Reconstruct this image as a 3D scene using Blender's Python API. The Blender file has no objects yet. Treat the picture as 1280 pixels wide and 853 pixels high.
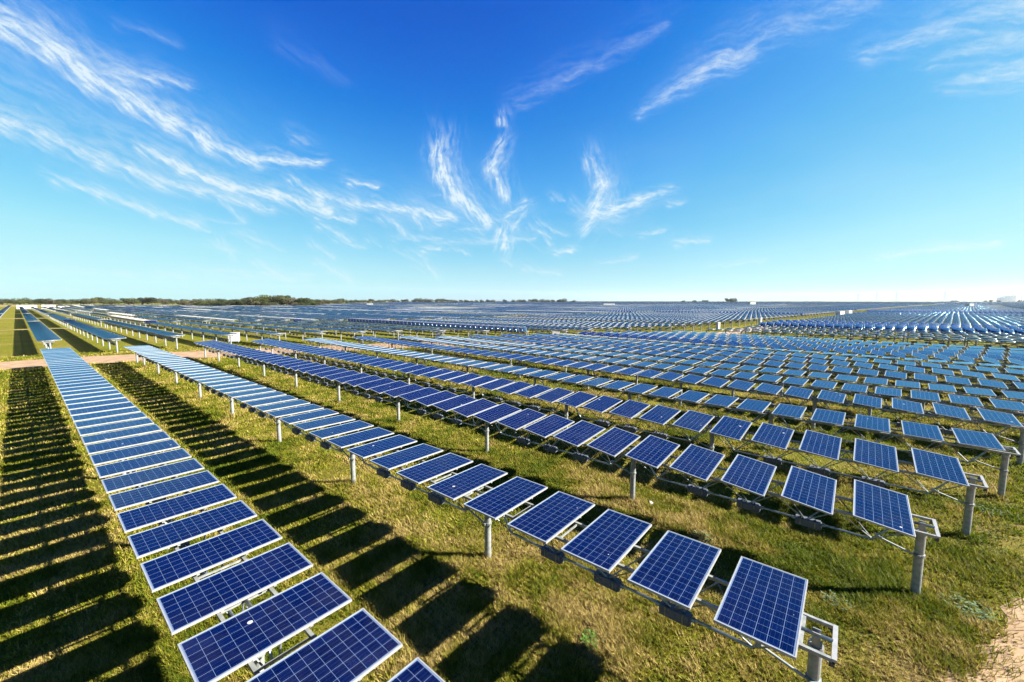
import bpy, math, random

import numpy as np
from mathutils import Matrix, Vector

random.seed(11)
RNG = np.random.default_rng(5)
R = math.radians
scene = bpy.context.scene
COL = scene.collection

# World frame: +Y runs along the tracker rows away from the camera, +X across the rows, Z up, metres.
# ------------------------------------------------------------------ camera
CAM_H = 6.51
cam_data = bpy.data.cameras.new("camera")
cam = bpy.data.objects.new("camera", cam_data)
COL.objects.link(cam)
cam_data.sensor_width = 36.0
cam_data.lens = 505.4 / 1280 * 36
cam_data.clip_start = 0.1
cam_data.clip_end = 40000
cam.location = (0, 0, CAM_H)
cam.rotation_euler = (R(90 - 5.65), 0, -R(50.70))
scene.camera = cam

# ------------------------------------------------------------------ sky, sun, exposure
SUN_EL = 29.0
SUN_AZ = 145.0            # clockwise from +Y
world = bpy.data.worlds.new("World")
scene.world = world
world.use_nodes = True


def value_noise(x, y, seed):
    """smooth lattice noise in 0..1 for arrays x, y"""
    r = np.random.default_rng(seed)
    lat = r.random((256, 256))
    xi = np.floor(x).astype(int)
    yi = np.floor(y).astype(int)
    fx = x - xi
    fy = y - yi
    fx = fx * fx * (3 - 2 * fx)
    fy = fy * fy * (3 - 2 * fy)
    a = lat[xi % 256, yi % 256]
    b = lat[(xi + 1) % 256, yi % 256]
    c = lat[xi % 256, (yi + 1) % 256]
    d = lat[(xi + 1) % 256, (yi + 1) % 256]
    return (a * (1 - fx) + b * fx) * (1 - fy) + (c * (1 - fx) + d * fx) * fy


def fbm(x, y, seed, octaves=5, gain=0.5):
    s = 0
    amp = 1.0
    tot = 0
    for o in range(octaves):
        s = s + amp * value_noise(x * 2 ** o + 17.3 * o, y * 2 ** o - 9.1 * o, seed + o)
        tot += amp
        amp *= gain
    return s / tot


# cirrus streaks in the sky: azimuth and elevation of both ends (radians), half widths, strength
CIRRUS = [(-0.0121, 0.3871, 0.0163, 0.3851, 0.0253, 0.0233, 0.8), (0.0163, 0.3851, 0.0625, 0.3733, 0.0233, 0.0214, 0.8), (0.0625, 0.3733, 0.1043, 0.3503, 0.0214, 0.0194, 0.8), (0.1043, 0.3503, 0.1514, 0.3358, 0.0194, 0.0174, 0.8), (0.1514, 0.3358, 0.2087, 0.3138, 0.0174, 0.0154, 0.8), (0.2087, 0.3138, 0.2604, 0.2923, 0.0154, 0.0135, 0.8), (0.2604, 0.2923, 0.3375, 0.2738, 0.0135, 0.0115, 0.8), (0.3375, 0.2738, 0.456, 0.2891, 0.0115, 0.0095, 0.8), (0.0959, 0.3585, 0.1438, 0.366, 0.0158, 0.0132, 0.5), (0.1438, 0.366, 0.1856, 0.3737, 0.0132, 0.0106, 0.5), (0.1856, 0.3737, 0.2281, 0.3783, 0.0106, 0.0079, 0.5), (-0.0228, 0.2663, 0.0055, 0.2593, 0.0222, 0.0201, 0.55), (0.0055, 0.2593, 0.0523, 0.2503, 0.0201, 0.0179, 0.55), (0.0523, 0.2503, 0.1138, 0.2291, 0.0179, 0.0158, 0.55), (0.1138, 0.2291, 0.185, 0.213, 0.0158, 0.0137, 0.55), (0.185, 0.213, 0.2426, 0.2057, 0.0137, 0.0116, 0.55), (0.2426, 0.2057, 0.3606, 0.1815, 0.0116, 0.0095, 0.55), (0.1666, 0.2595, 0.221, 0.2412, 0.0111, 0.0115, 0.8), (0.221, 0.2412, 0.2939, 0.2175, 0.0115, 0.0119, 0.8), (0.2939, 0.2175, 0.3765, 0.2083, 0.0119, 0.0123, 0.8), (0.3765, 0.2083, 0.4679, 0.198, 0.0123, 0.0127, 0.8), (0.0561, 0.1888, 0.11, 0.1776, 0.0079, 0.0079, 0.6), (0.11, 0.1776, 0.1705, 0.1602, 0.0079, 0.0079, 0.6), (0.1705, 0.1602, 0.2328, 0.1465, 0.0079, 0.0079, 0.6), (0.4004, 0.2452, 0.453, 0.2211, 0.0079, 0.0091, 0.7), (0.453, 0.2211, 0.5343, 0.21, 0.0091, 0.0103, 0.7), (0.5343, 0.21, 0.6576, 0.2037, 0.0103, 0.0115, 0.7), (0.6576, 0.2037, 0.7412, 0.1943, 0.0115, 0.0127, 0.7), (0.5108, 0.251, 0.5699, 0.2478, 0.0079, 0.0047, 0.8), (0.4481, 0.1832, 0.5214, 0.1786, 0.0079, 0.0063, 0.6), (0.4504, 0.1618, 0.5064, 0.1364, 0.0095, 0.0063, 0.5), (0.5817, 0.184, 0.6291, 0.1545, 0.0111, 0.0063, 0.5), (0.7063, 0.3341, 0.7184, 0.2888, 0.0222, 0.0201, 0.85), (0.7184, 0.2888, 0.755, 0.2389, 0.0201, 0.0179, 0.85), (0.755, 0.2389, 0.8232, 0.1904, 0.0179, 0.0158, 0.85), (0.8548, 0.3988, 0.8604, 0.3865, 0.0111, 0.0063, 0.7), (0.8546, 0.355, 0.8335, 0.3057, 0.0111, 0.0127, 0.7), (0.8335, 0.3057, 0.8657, 0.2408, 0.0127, 0.0142, 0.7), (0.9138, 0.2284, 0.8656, 0.198, 0.0095, 0.0063, 0.6), (0.8559, 0.1614, 0.8577, 0.1279, 0.0174, 0.0127, 0.85), (0.6742, 0.1214, 0.7079, 0.1241, 0.0079, 0.0063, 0.6), (1.062, 0.318, 1.0961, 0.2698, 0.0142, 0.0148, 0.6), (1.0961, 0.2698, 1.0843, 0.2241, 0.0148, 0.0153, 0.6), (1.0843, 0.2241, 1.0536, 0.1719, 0.0153, 0.0158, 0.6), (1.241, 0.2445, 1.1745, 0.2278, 0.0079, 0.0116, 0.7), (1.1745, 0.2278, 1.1212, 0.2102, 0.0116, 0.0153, 0.7), (1.1212, 0.2102, 1.079, 0.2121, 0.0153, 0.019, 0.7), (1.0923, 0.275, 1.1212, 0.2102, 0.0222, 0.019, 0.35), (1.2489, 0.2123, 1.2723, 0.2105, 0.0063, 0.0047, 0.6), (1.1857, 0.1473, 1.2375, 0.1569, 0.0079, 0.0047, 0.45), (1.264, 0.1242, 1.329, 0.1258, 0.0079, 0.0047, 0.6), (0.9877, 0.1141, 1.0261, 0.1136, 0.0063, 0.0063, 0.9), (1.1727, 0.393, 1.2309, 0.4176, 0.0063, 0.0116, 0.42), (1.2309, 0.4176, 1.2941, 0.4408, 0.0116, 0.0169, 0.42), (1.2941, 0.4408, 1.3789, 0.4691, 0.0169, 0.0222, 0.42), (1.2754, 0.4372, 1.3785, 0.4752, 0.0158, 0.0211, 0.2), (1.3785, 0.4752, 1.4711, 0.4896, 0.0211, 0.0264, 0.2), (1.4711, 0.4896, 1.5745, 0.4959, 0.0264, 0.0317, 0.2), (0.9037, 0.4319, 0.9875, 0.4658, 0.019, 0.0179, 0.14), (0.9875, 0.4658, 1.087, 0.4911, 0.0179, 0.0169, 0.14), (1.087, 0.4911, 1.2221, 0.5407, 0.0169, 0.0158, 0.14), (0.9819, 0.4632, 1.0476, 0.4833, 0.0079, 0.0079, 0.2), (1.5706, 0.4112, 1.6692, 0.415, 0.0127, 0.019, 0.36), (1.6692, 0.415, 1.7656, 0.4126, 0.019, 0.0253, 0.36), (1.6639, 0.3705, 1.7687, 0.3788, 0.0095, 0.0253, 0.3), (1.6806, 0.3322, 1.7727, 0.3338, 0.0079, 0.0285, 0.45), (1.6154, 0.0828, 1.7505, 0.0905, 0.0047, 0.0063, 0.5), (1.3233, 0.0746, 1.4358, 0.0833, 0.0032, 0.0047, 0.35), (1.0871, 0.0882, 1.1783, 0.099, 0.0032, 0.0047, 0.4), (0.2094, 0.0584, 0.4784, 0.0563, 0.0047, 0.0047, 0.25), (0.6931, 0.1348, 0.9237, 0.1502, 0.0095, 0.0095, 0.25), (0.3986, 0.4768, 0.5109, 0.4464, 0.0158, 0.0127, 0.06), (0.1497, 0.4388, 0.2234, 0.4377, 0.0063, 0.0063, 0.15), (0.412, 0.3262, 0.4346, 0.3252, 0.0111, 0.0095, 0.3), (0.4815, 0.135, 0.5396, 0.1169, 0.0079, 0.0047, 0.4), (0.9138, 0.216, 0.8849, 0.1744, 0.0079, 0.0063, 0.5), (0.8036, 0.1462, 0.8849, 0.141, 0.0079, 0.0071, 0.4), (0.8849, 0.141, 0.9431, 0.1501, 0.0071, 0.0063, 0.4), (0.732, 0.2136, 0.808, 0.2154, 0.0095, 0.0063, 0.3), (0.6305, 0.2093, 0.6752, 0.1706, 0.0111, 0.0079, 0.4), (-0.0112, 0.0503, 0.4138, 0.046, 0.0079, 0.0079, 0.2), (0.1361, 0.2653, 0.3484, 0.2203, 0.0412, 0.0285, 0.18), (0.0105, 0.3186, 0.235, 0.2737, 0.0475, 0.0475, 0.14), (0.5172, 0.202, 0.8077, 0.1739, 0.0348, 0.0317, 0.16)]


def cirrus_image():
    Wd, Hd = 4096, 2048
    x0, x1 = int((0.25 - 0.06) * Wd), int((0.25 + 0.36) * Wd)
    y0, y1 = Hd // 2, int(Hd * 0.79)
    yy, xx = np.mgrid[y0:y1, x0:x1]
    az = ((xx + 0.5) / Wd - 0.25) * 2 * math.pi
    el = ((yy + 0.5) / Hd - 0.5) * math.pi
    wx = (fbm(az * 16, el * 16, 3, 4) - 0.5) * 0.020 + (fbm(az * 60, el * 60, 31, 3) - 0.5) * 0.006
    wy = (fbm(az * 16, el * 16, 7, 4) - 0.5) * 0.018 + (fbm(az * 60, el * 60, 71, 3) - 0.5) * 0.006
    px, py = az + wx, el + wy
    dens = np.zeros_like(az)
    # loose wisps low down to the left and centre
    rw = np.random.default_rng(77)
    wisps = []
    for k in range(46):
        a0_ = rw.uniform(0.22, 1.15)
        e0_ = rw.uniform(0.07, 0.24)
        ln = rw.uniform(0.025, 0.09)
        tilt = rw.normal(-0.35, 0.3)
        wisps.append((a0_, e0_, a0_ + ln * math.cos(tilt), e0_ + ln * math.sin(tilt), rw.uniform(0.003, 0.008), rw.uniform(0.002, 0.006), rw.uniform(0.15, 0.5)))
    ck = math.cos(0.25)
    for (ax, ay, bx, by, wa, wb, st) in list(CIRRUS) + wisps:
        dx, dy = (bx - ax) * ck, by - ay
        L2 = dx * dx + dy * dy
        L = math.sqrt(L2)
        mg = 6.0 * max(wa, wb)
        sel = (az > min(ax, bx) - mg) & (az < max(ax, bx) + mg) & (el > min(ay, by) - mg) & (el < max(ay, by) + mg)
        rows = np.where(sel.any(1))[0]
        cols = np.where(sel.any(0))[0]
        if len(rows) == 0 or len(cols) == 0:
            continue
        sl = (slice(rows[0], rows[-1] + 1), slice(cols[0], cols[-1] + 1))
        rx, ry = (px[sl] - ax) * ck, py[sl] - ay
        t = (rx * dx + ry * dy) / L2
        tc = np.clip(t, 0, 1)
        ex, ey = rx - tc * dx, ry - tc * dy
        d2 = ex * ex + ey * ey
        w = wa + (wb - wa) * tc
        across = (rx * dy - ry * dx) / L
        # fibres combed at a slant to the streak
        fib = fbm(t * L * 30 + across * 14 + 5, across * 150 - t * L * 40 + 40, 13, 6, 0.64)
        core = np.exp(-d2 / (w * 0.72) ** 2)
        side_ = np.where(across < 0, 1.15, 0.6)
        halo = np.exp(-d2 / (w * 2.0 * side_) ** 2)
        v = st * (0.85 * core * np.clip(0.12 + 1.9 * (fib - 0.27), 0, 1.25) + 0.62 * halo * np.clip(2.8 * (fib - 0.40), 0, 1.1))
        dd = dens[sl]
        dens[sl] = np.maximum(dd, v) + 0.3 * np.minimum(dd, v)
    tex = fbm(az * 60 + el * 30, el * 110, 91, 5, 0.6)
    dens = dens * np.clip(0.35 + 1.25 * tex, 0, 1.3)
    veil = np.clip(fbm(az * 5, el * 14, 55, 5) - 0.52, 0, 1) * 0.35 * np.clip(1 - abs(el - 0.2) / 0.2, 0, 1)
    dens = np.clip(dens + veil * 0.6, 0, 0.9)
    full = np.zeros((Hd, Wd, 4), np.float32)
    full[..., 3] = 1
    full[y0:y1, x0:x1, 0] = dens
    full[y0:y1, x0:x1, 1] = dens
    full[y0:y1, x0:x1, 2] = dens
    img = bpy.data.images.new("cirrus_density", Wd, Hd, alpha=False, float_buffer=True)
    img.colorspace_settings.name = "Non-Color"
    img.pixels.foreach_set(full.ravel())
    img.update()
    img.pack()
    return img


nt = world.node_tree
nt.nodes.clear()
N = nt.nodes.new
wout = N("ShaderNodeOutputWorld")
bg = N("ShaderNodeBackground")
sky = N("ShaderNodeTexSky")
sky.sky_type = "NISHITA"
sky.sun_disc = False
sky.sun_elevation = R(SUN_EL)
sky.sun_rotation = R(SUN_AZ)
sky.altitude = 200
sky.air_density = 1.0
sky.dust_density = 0.35
sky.ozone_density = 3.0
tc = N("ShaderNodeTexCoord")
env = N("ShaderNodeTexEnvironment")
env.image = cirrus_image()
# film response of the sky: deep blue overhead, pale cyan low down
scl = N("ShaderNodeMix")
scl.data_type = "RGBA"
scl.blend_type = "MULTIPLY"
scl.inputs[0].default_value = 1.0
scl.inputs[7].default_value = (0.1, 0.1, 0.1, 1)
cur = N("ShaderNodeRGBCurve")
CURVES = ([(0, 0), (0.08, 0.004), (0.105, 0.010), (0.13, 0.048), (0.176, 0.115), (0.25, 0.22), (0.37, 0.40), (0.5, 0.50), (0.70, 0.57), (0.83, 0.70), (1.0, 0.86)],
          [(0, 0), (0.143, 0.118), (0.169, 0.180), (0.224, 0.33), (0.293, 0.48), (0.38, 0.605), (0.46, 0.71), (0.55, 0.82), (0.65, 0.88), (0.78, 0.94), (1.0, 0.97)],
          [(0, 0), (0.27, 0.66), (0.31, 0.75), (0.38, 0.84), (0.46, 0.90), (0.53, 0.90), (0.62, 0.95), (0.77, 0.97), (1.0, 1.0)])
for ci, pts_ in enumerate(CURVES):
    cv = cur.mapping.curves[ci]
    while len(cv.points) > 2:
        cv.points.remove(cv.points[1])
    cv.points[0].location = pts_[0]
    cv.points[1].location = pts_[-1]
    for p_ in pts_[1:-1]:
        cv.points.new(*p_)
    for p_ in cv.points:
        p_.handle_type = "VECTOR"
cur.mapping.update()
up = N("ShaderNodeMix")
up.data_type = "RGBA"
up.blend_type = "MULTIPLY"
up.inputs[0].default_value = 1.0
SKY_GAIN = 3.10
up.inputs[7].default_value = (SKY_GAIN, SKY_GAIN, SKY_GAIN, 1)
mixc = N("ShaderNodeMix")
mixc.data_type = "RGBA"
CLOUD = mixc.inputs[7]
CLOUD.default_value = (0.82, 0.95, 1.0, 1)
nt.links.new(tc.outputs["Generated"], env.inputs["Vector"])
nt.links.new(sky.outputs[0], scl.inputs[6])
nt.links.new(scl.outputs[2], cur.inputs["Color"])
nt.links.new(cur.outputs[0], mixc.inputs[6])
nt.links.new(env.outputs[0], mixc.inputs[0])
nt.links.new(mixc.outputs[2], up.inputs[6])
nt.links.new(up.outputs[2], bg.inputs[0])
bg.inputs[1].default_value = 0.05
nt.links.new(bg.outputs[0], wout.inputs[0])
world.cycles.sampling_method = "MANUAL"
world.cycles.sample_map_resolution = 1024

sun_data = bpy.data.lights.new("sun", "SUN")
sun_data.energy = 5.0
sun_data.angle = R(0.5)
sun_data.color = (1.0, 0.93, 0.82)
sun = bpy.data.objects.new("sun", sun_data)
COL.objects.link(sun)
az, el = R(SUN_AZ), R(SUN_EL)
to_sun = Vector((math.sin(az) * math.cos(el), math.cos(az) * math.cos(el), math.sin(el)))
sun.rotation_euler = to_sun.to_track_quat("Z", "Y").to_euler()
sun.location = (20, -30, 30)

vs = scene.view_settings
vs.view_transform = "Standard"
vs.look = "None"
vs.exposure = 2.68
vs.gamma = 1.0
scene.render.engine = "CYCLES"
scene.cycles.max_bounces = 5
scene.cycles.diffuse_bounces = 2
scene.cycles.glossy_bounces = 3
scene.cycles.transparent_max_bounces = 6
scene.cycles.use_denoising = True


# ------------------------------------------------------------------ materials
def new_mat(name, color=(0.5, 0.5, 0.5), rough=0.6, metal=0.0):
    m = bpy.data.materials.new(name)
    m.use_nodes = True
    b = m.node_tree.nodes["Principled BSDF"]
    b.inputs["Base Color"].default_value = (*color, 1)
    b.inputs["Roughness"].default_value = rough
    b.inputs["Metallic"].default_value = metal
    return m, m.node_tree, b


def noisy(name, c1, c2, scale, rough=0.6, metal=0.0, bump=0.0, detail=4, coord="Object"):
    m, t, b = new_mat(name, c1, rough, metal)
    co = t.nodes.new("ShaderNodeTexCoord")
    n = t.nodes.new("ShaderNodeTexNoise")
    n.inputs["Scale"].default_value = scale
    n.inputs["Detail"].default_value = detail
    r = t.nodes.new("ShaderNodeValToRGB")
    r.color_ramp.elements[0].color = (*c1, 1)
    r.color_ramp.elements[1].color = (*c2, 1)
    r.color_ramp.elements[0].position = 0.35
    r.color_ramp.elements[1].position = 0.65
    t.links.new(co.outputs[coord], n.inputs["Vector"])
    t.links.new(n.outputs["Fac"], r.inputs[0])
    t.links.new(r.outputs[0], b.inputs["Base Color"])
    if bump:
        bp = t.nodes.new("ShaderNodeBump")
        bp.inputs["Distance"].default_value = bump
        t.links.new(n.outputs["Fac"], bp.inputs["Height"])
        t.links.new(bp.outputs[0], b.inputs["Normal"])
    return m


M_ALU = noisy("anodised_aluminium", (0.21, 0.215, 0.215), (0.26, 0.265, 0.265), 6, 0.42, 0.35)
M_GALV = noisy("galvanised_steel", (0.14, 0.152, 0.152), (0.23, 0.245, 0.238), 9, 0.45, 0.35, 0.0005, 6)
M_TUBE = noisy("zinc_tube", (0.132, 0.15, 0.162), (0.216, 0.24, 0.252), 12, 0.34, 0.8)
M_WEIGHT = noisy("weight_steel", (0.045, 0.055, 0.075), (0.075, 0.085, 0.11), 5, 0.6, 0.2, 0.001)
M_BLACK = noisy("black_cap", (0.012, 0.012, 0.014), (0.022, 0.022, 0.024), 10, 0.6)
M_BACK = noisy("white_backsheet", (0.33, 0.336, 0.336), (0.372, 0.372, 0.372), 4, 0.6)
M_WHITE = noisy("white_enamel", (0.40, 0.40, 0.39), (0.44, 0.44, 0.43), 1.5, 0.5)
M_DOOR = noisy("grey_louvre", (0.132, 0.138, 0.144), (0.18, 0.186, 0.192), 3, 0.6)
M_CONC = noisy("concrete", (0.228, 0.216, 0.198), (0.3, 0.288, 0.264), 5, 0.9, 0, 0.002)
M_BARK = noisy("bark", (0.042, 0.033, 0.024), (0.078, 0.06, 0.045), 3, 0.95)
M_PALE = noisy("hazed_masonry", (0.62, 0.66, 0.70), (0.70, 0.74, 0.78), 0.02, 0.9)  # distant haze is put into the colour: masonry paled towards blue


def math_node(t, op, a, b=None, c=None):
    n = t.nodes.new("ShaderNodeMath")
    n.operation = op
    for i, v in enumerate((a, b, c)):
        if v is None:
            continue
        if isinstance(v, (int, float)):
            n.inputs[i].default_value = v
        else:
            t.links.new(v, n.inputs[i])
    return n.outputs[0]


def cell_material(name, with_frame):
    """polycrystalline module: 12 x 6 cells, fine busbars, optional aluminium border from the same UV"""
    m, t, b = new_mat(name, (0.01, 0.02, 0.09), 0.09)
    L, Wm = 1.956, 0.992
    uv = t.nodes.new("ShaderNodeUVMap")
    uv.uv_map = "UVMap"
    sp = t.nodes.new("ShaderNodeSeparateXYZ")
    t.links.new(uv.outputs[0], sp.inputs[0])
    x = math_node(t, "MULTIPLY", sp.outputs[0], L)
    y = math_node(t, "MULTIPLY", sp.outputs[1], Wm)
    mar = 0.036
    cx = (L - 2 * mar) / 12
    cy = (Wm - 2 * mar) / 6
    u = math_node(t, "DIVIDE", math_node(t, "SUBTRACT", x, mar), cx)
    v = math_node(t, "DIVIDE", math_node(t, "SUBTRACT", y, mar), cy)
    fu = math_node(t, "FRACT", u)
    fv = math_node(t, "FRACT", v)
    du = math_node(t, "MULTIPLY", math_node(t, "MINIMUM", fu, math_node(t, "SUBTRACT", 1.0, fu)), cx)
    dv = math_node(t, "MULTIPLY", math_node(t, "MINIMUM", fv, math_node(t, "SUBTRACT", 1.0, fv)), cy)
    lu = math_node(t, "LESS_THAN", du, 0.0018)
    lv = math_node(t, "LESS_THAN", dv, 0.0024)
    ex = math_node(t, "MINIMUM", x, math_node(t, "SUBTRACT", L, x))
    ey = math_node(t, "MINIMUM", y, math_node(t, "SUBTRACT", Wm, y))
    edge = math_node(t, "MINIMUM", ex, ey)
    border = math_node(t, "LESS_THAN", edge, mar - 0.004)
    line = math_node(t, "MAXIMUM", math_node(t, "MAXIMUM", lu, lv), border)
    # busbars along the length, three in each cell
    fb = math_node(t, "FRACT", math_node(t, "MULTIPLY", math_node(t, "ADD", fv, 0.0), 3.0))
    bus = math_node(t, "LESS_THAN", math_node(t, "ABSOLUTE", math_node(t, "SUBTRACT", fb, 0.5)), 0.022)
    # crystal grain and cell-to-cell tone
    co = t.nodes.new("ShaderNodeTexCoord")
    vor = t.nodes.new("ShaderNodeTexVoronoi")
    vor.inputs["Scale"].default_value = 60
    t.links.new(co.outputs["Object"], vor.inputs["Vector"])
    wn = t.nodes.new("ShaderNodeTexWhiteNoise")
    wn.noise_dimensions = "3D"
    cb = t.nodes.new("ShaderNodeCombineXYZ")
    t.links.new(math_node(t, "FLOOR", u), cb.inputs[0])
    t.links.new(math_node(t, "FLOOR", v), cb.inputs[1])
    oi = t.nodes.new("ShaderNodeObjectInfo")
    t.links.new(math_node(t, "MULTIPLY", oi.outputs["Random"], 37.0), cb.inputs[2])
    t.links.new(cb.outputs[0], wn.inputs["Vector"])
    sv = t.nodes.new("ShaderNodeSeparateColor")
    t.links.new(vor.outputs["Color"], sv.inputs[0])
    tone = math_node(t, "ADD", math_node(t, "MULTIPLY", sv.outputs[0], 0.45), math_node(t, "MULTIPLY", wn.outputs["Value"], 0.55))
    mc = t.nodes.new("ShaderNodeMix")
    mc.data_type = "RGBA"
    mc.inputs[6].default_value = (0.0002, 0.0010, 0.0125, 1) if not with_frame else (0.0010, 0.0030, 0.011, 1)
    mc.inputs[7].default_value = (0.0004, 0.0034, 0.029, 1) if not with_frame else (0.0018, 0.0055, 0.020, 1)
    t.links.new(tone, mc.inputs[0])
    mb = t.nodes.new("ShaderNodeMix")
    mb.data_type = "RGBA"
    mb.inputs[7].default_value = (0.016, 0.024, 0.048, 1)
    t.links.new(math_node(t, "MULTIPLY", bus, 0.8), mb.inputs[0])
    t.links.new(mc.outputs[2], mb.inputs[6])
    ml = t.nodes.new("ShaderNodeMix")
    ml.data_type = "RGBA"
    ml.inputs[7].default_value = (0.085, 0.12, 0.185, 1)
    t.links.new(line, ml.inputs[0])
    t.links.new(mb.outputs[2], ml.inputs[6])
    last = ml.outputs[2]
    # module-to-module shade, thin dust and a few droppings
    dno = t.nodes.new("ShaderNodeTexNoise")
    dno.noise_dimensions = "4D"
    dno.inputs["Scale"].default_value = 1.6
    dno.inputs["Detail"].default_value = 6
    dno.inputs["Roughness"].default_value = 0.65
    t.links.new(co.outputs["Object"], dno.inputs["Vector"])
    t.links.new(math_node(t, "MULTIPLY", oi.outputs["Random"], 50.0), dno.inputs["W"])
    md = t.nodes.new("ShaderNodeMix")
    md.data_type = "RGBA"
    md.inputs[7].default_value = (0.13, 0.12, 0.10, 1)
    t.links.new(math_node(t, "MULTIPLY", math_node(t, "MAXIMUM", math_node(t, "SUBTRACT", dno.outputs["Fac"], 0.42), 0.0), math_node(t, "MULTIPLY_ADD", oi.outputs["Random"], 0.15, 0.02)), md.inputs[0])
    t.links.new(last, md.inputs[6])
    vd = t.nodes.new("ShaderNodeTexVoronoi")
    vd.voronoi_dimensions = "4D"
    vd.inputs["Scale"].default_value = 2.6
    t.links.new(co.outputs["Object"], vd.inputs["Vector"])
    t.links.new(math_node(t, "MULTIPLY", oi.outputs["Random"], 91.0), vd.inputs["W"])
    spot = t.nodes.new("ShaderNodeMix")
    spot.data_type = "RGBA"
    spot.inputs[7].default_value = (0.26, 0.26, 0.25, 1)
    t.links.new(math_node(t, "LESS_THAN", math_node(t, "ADD", vd.outputs["Distance"], math_node(t, "MULTIPLY", dno.outputs["Fac"], 0.03)), 0.115 if not with_frame else -1.0), spot.inputs[0])
    t.links.new(md.outputs[2], spot.inputs[6])
    last = spot.outputs[2]
    b.inputs["Specular IOR Level"].default_value = 0.5
    # faint dust film on the glass
    dn = t.nodes.new("ShaderNodeTexNoise")
    dn.inputs["Scale"].default_value = 2.2
    dn.inputs["Detail"].default_value = 5
    t.links.new(co.outputs["Object"], dn.inputs["Vector"])
    if with_frame:
        fr = math_node(t, "LESS_THAN", edge, 0.019)
        mf = t.nodes.new("ShaderNodeMix")
        mf.data_type = "RGBA"
        mf.inputs[7].default_value = (0.21, 0.215, 0.215, 1)
        t.links.new(fr, mf.inputs[0])
        t.links.new(last, mf.inputs[6])
        last = mf.outputs[2]
        t.links.new(math_node(t, "ADD", math_node(t, "MULTIPLY", fr, 0.35), 0.10), b.inputs["Roughness"])
    else:
        t.links.new(math_node(t, "MULTIPLY_ADD", dn.outputs["Fac"], 0.10, 0.05), b.inputs["Roughness"])
    t.links.new(last, b.inputs["Base Color"])
    b.inputs["Specular IOR Level"].default_value = 0.0
    # the anti-reflective glass mirrors the sky slightly blue
    gl = t.nodes.new("ShaderNodeBsdfGlossy")
    gl.inputs["Color"].default_value = (0.38, 0.72, 1.0, 1)
    gl.inputs["Roughness"].default_value = 0.11
    fn = t.nodes.new("ShaderNodeFresnel")
    fn.inputs["IOR"].default_value = 1.47
    ms = t.nodes.new("ShaderNodeMixShader")
    fac = fn.outputs[0]
    if with_frame:
        fac = math_node(t, "MULTIPLY", fac, math_node(t, "SUBTRACT", 1.0, fr))
    t.links.new(fac, ms.inputs[0])
    t.links.new(b.outputs[0], ms.inputs[1])
    t.links.new(gl.outputs[0], ms.inputs[2])
    t.links.new(ms.outputs[0], t.nodes["Material Output"].inputs[0])
    return m


M_CELL = cell_material("solar_cells", False)
M_CELLF = cell_material("solar_cells_framed", True)


def leaf_material(name, attr, rough=0.75, trans=0.25):
    m, t, b = new_mat(name, (0.1, 0.12, 0.03), rough)
    a = t.nodes.new("ShaderNodeVertexColor")
    a.layer_name = attr
    t.links.new(a.outputs[0], b.inputs["Base Color"])
    b.inputs["Specular IOR Level"].default_value = 0.15
    tr = t.nodes.new("ShaderNodeBsdfTranslucent")
    mx = t.nodes.new("ShaderNodeMixShader")
    mx.inputs[0].default_value = trans
    t.links.new(a.outputs[0], tr.inputs[0])
    t.links.new(b.outputs[0], mx.inputs[1])
    t.links.new(tr.outputs[0], mx.inputs[2])
    t.links.new(mx.outputs[0], t.nodes["Material Output"].inputs[0])
    return m


M_BLADE = leaf_material("grass_blades", "Col", 0.75, 0.35)
M_LEAF = leaf_material("tree_leaves", "Col", 0.8, 0.15)


def ground_material():
    m, t, b = new_mat("grassland", (0.15, 0.14, 0.04), 0.95)
    b.inputs["Specular IOR Level"].default_value = 0.05
    geo = t.nodes.new("ShaderNodeNewGeometry")

    def noise(scale, detail=5, rough=0.6):
        n = t.nodes.new("ShaderNodeTexNoise")
        n.inputs["Scale"].default_value = scale
        n.inputs["Detail"].default_value = detail
        n.inputs["Roughness"].default_value = rough
        t.links.new(geo.outputs["Position"], n.inputs["Vector"])
        return n.outputs["Fac"]

    def ramp(fac, stops):
        r = t.nodes.new("ShaderNodeValToRGB")
        while len(r.color_ramp.elements) < len(stops):
            r.color_ramp.elements.new(0.5)
        for e, (p, c) in zip(r.color_ramp.elements, stops):
            e.position = p
            e.color = (*c, 1)
        t.links.new(fac, r.inputs[0])
        return r.outputs[0]

    big = noise(0.16, 6, 0.62)
    mid = noise(1.7, 6, 0.7)
    fine = noise(19, 6, 0.75)
    f1 = math_node(t, "ADD", math_node(t, "MULTIPLY", big, 0.55), math_node(t, "MULTIPLY", mid, 0.45))
    base = ramp(f1, [(0.36, (0.062, 0.086, 0.005)), (0.48, (0.103, 0.105, 0.008)), (0.57, (0.138, 0.114, 0.022)), (0.66, (0.158, 0.113, 0.050))])
    dark = ramp(fine, [(0.30, (0.30, 0.30, 0.30)), (0.60, (1.15, 1.15, 1.15))])
    mx = t.nodes.new("ShaderNodeMix")
    mx.data_type = "RGBA"
    mx.blend_type = "MULTIPLY"
    mx.inputs[0].default_value = 1.0
    t.links.new(base, mx.inputs[6])
    t.links.new(dark, mx.inputs[7])
    t.links.new(mx.outputs[2], b.inputs["Base Color"])
    bp = t.nodes.new("ShaderNodeBump")
    bp.inputs["Distance"].default_value = 0.12
    bp.inputs["Strength"].default_value = 0.9
    t.links.new(math_node(t, "ADD", fine, math_node(t, "MULTIPLY", mid, 0.7)), bp.inputs["Height"])
    t.links.new(bp.outputs[0], b.inputs["Normal"])
    return m


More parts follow.
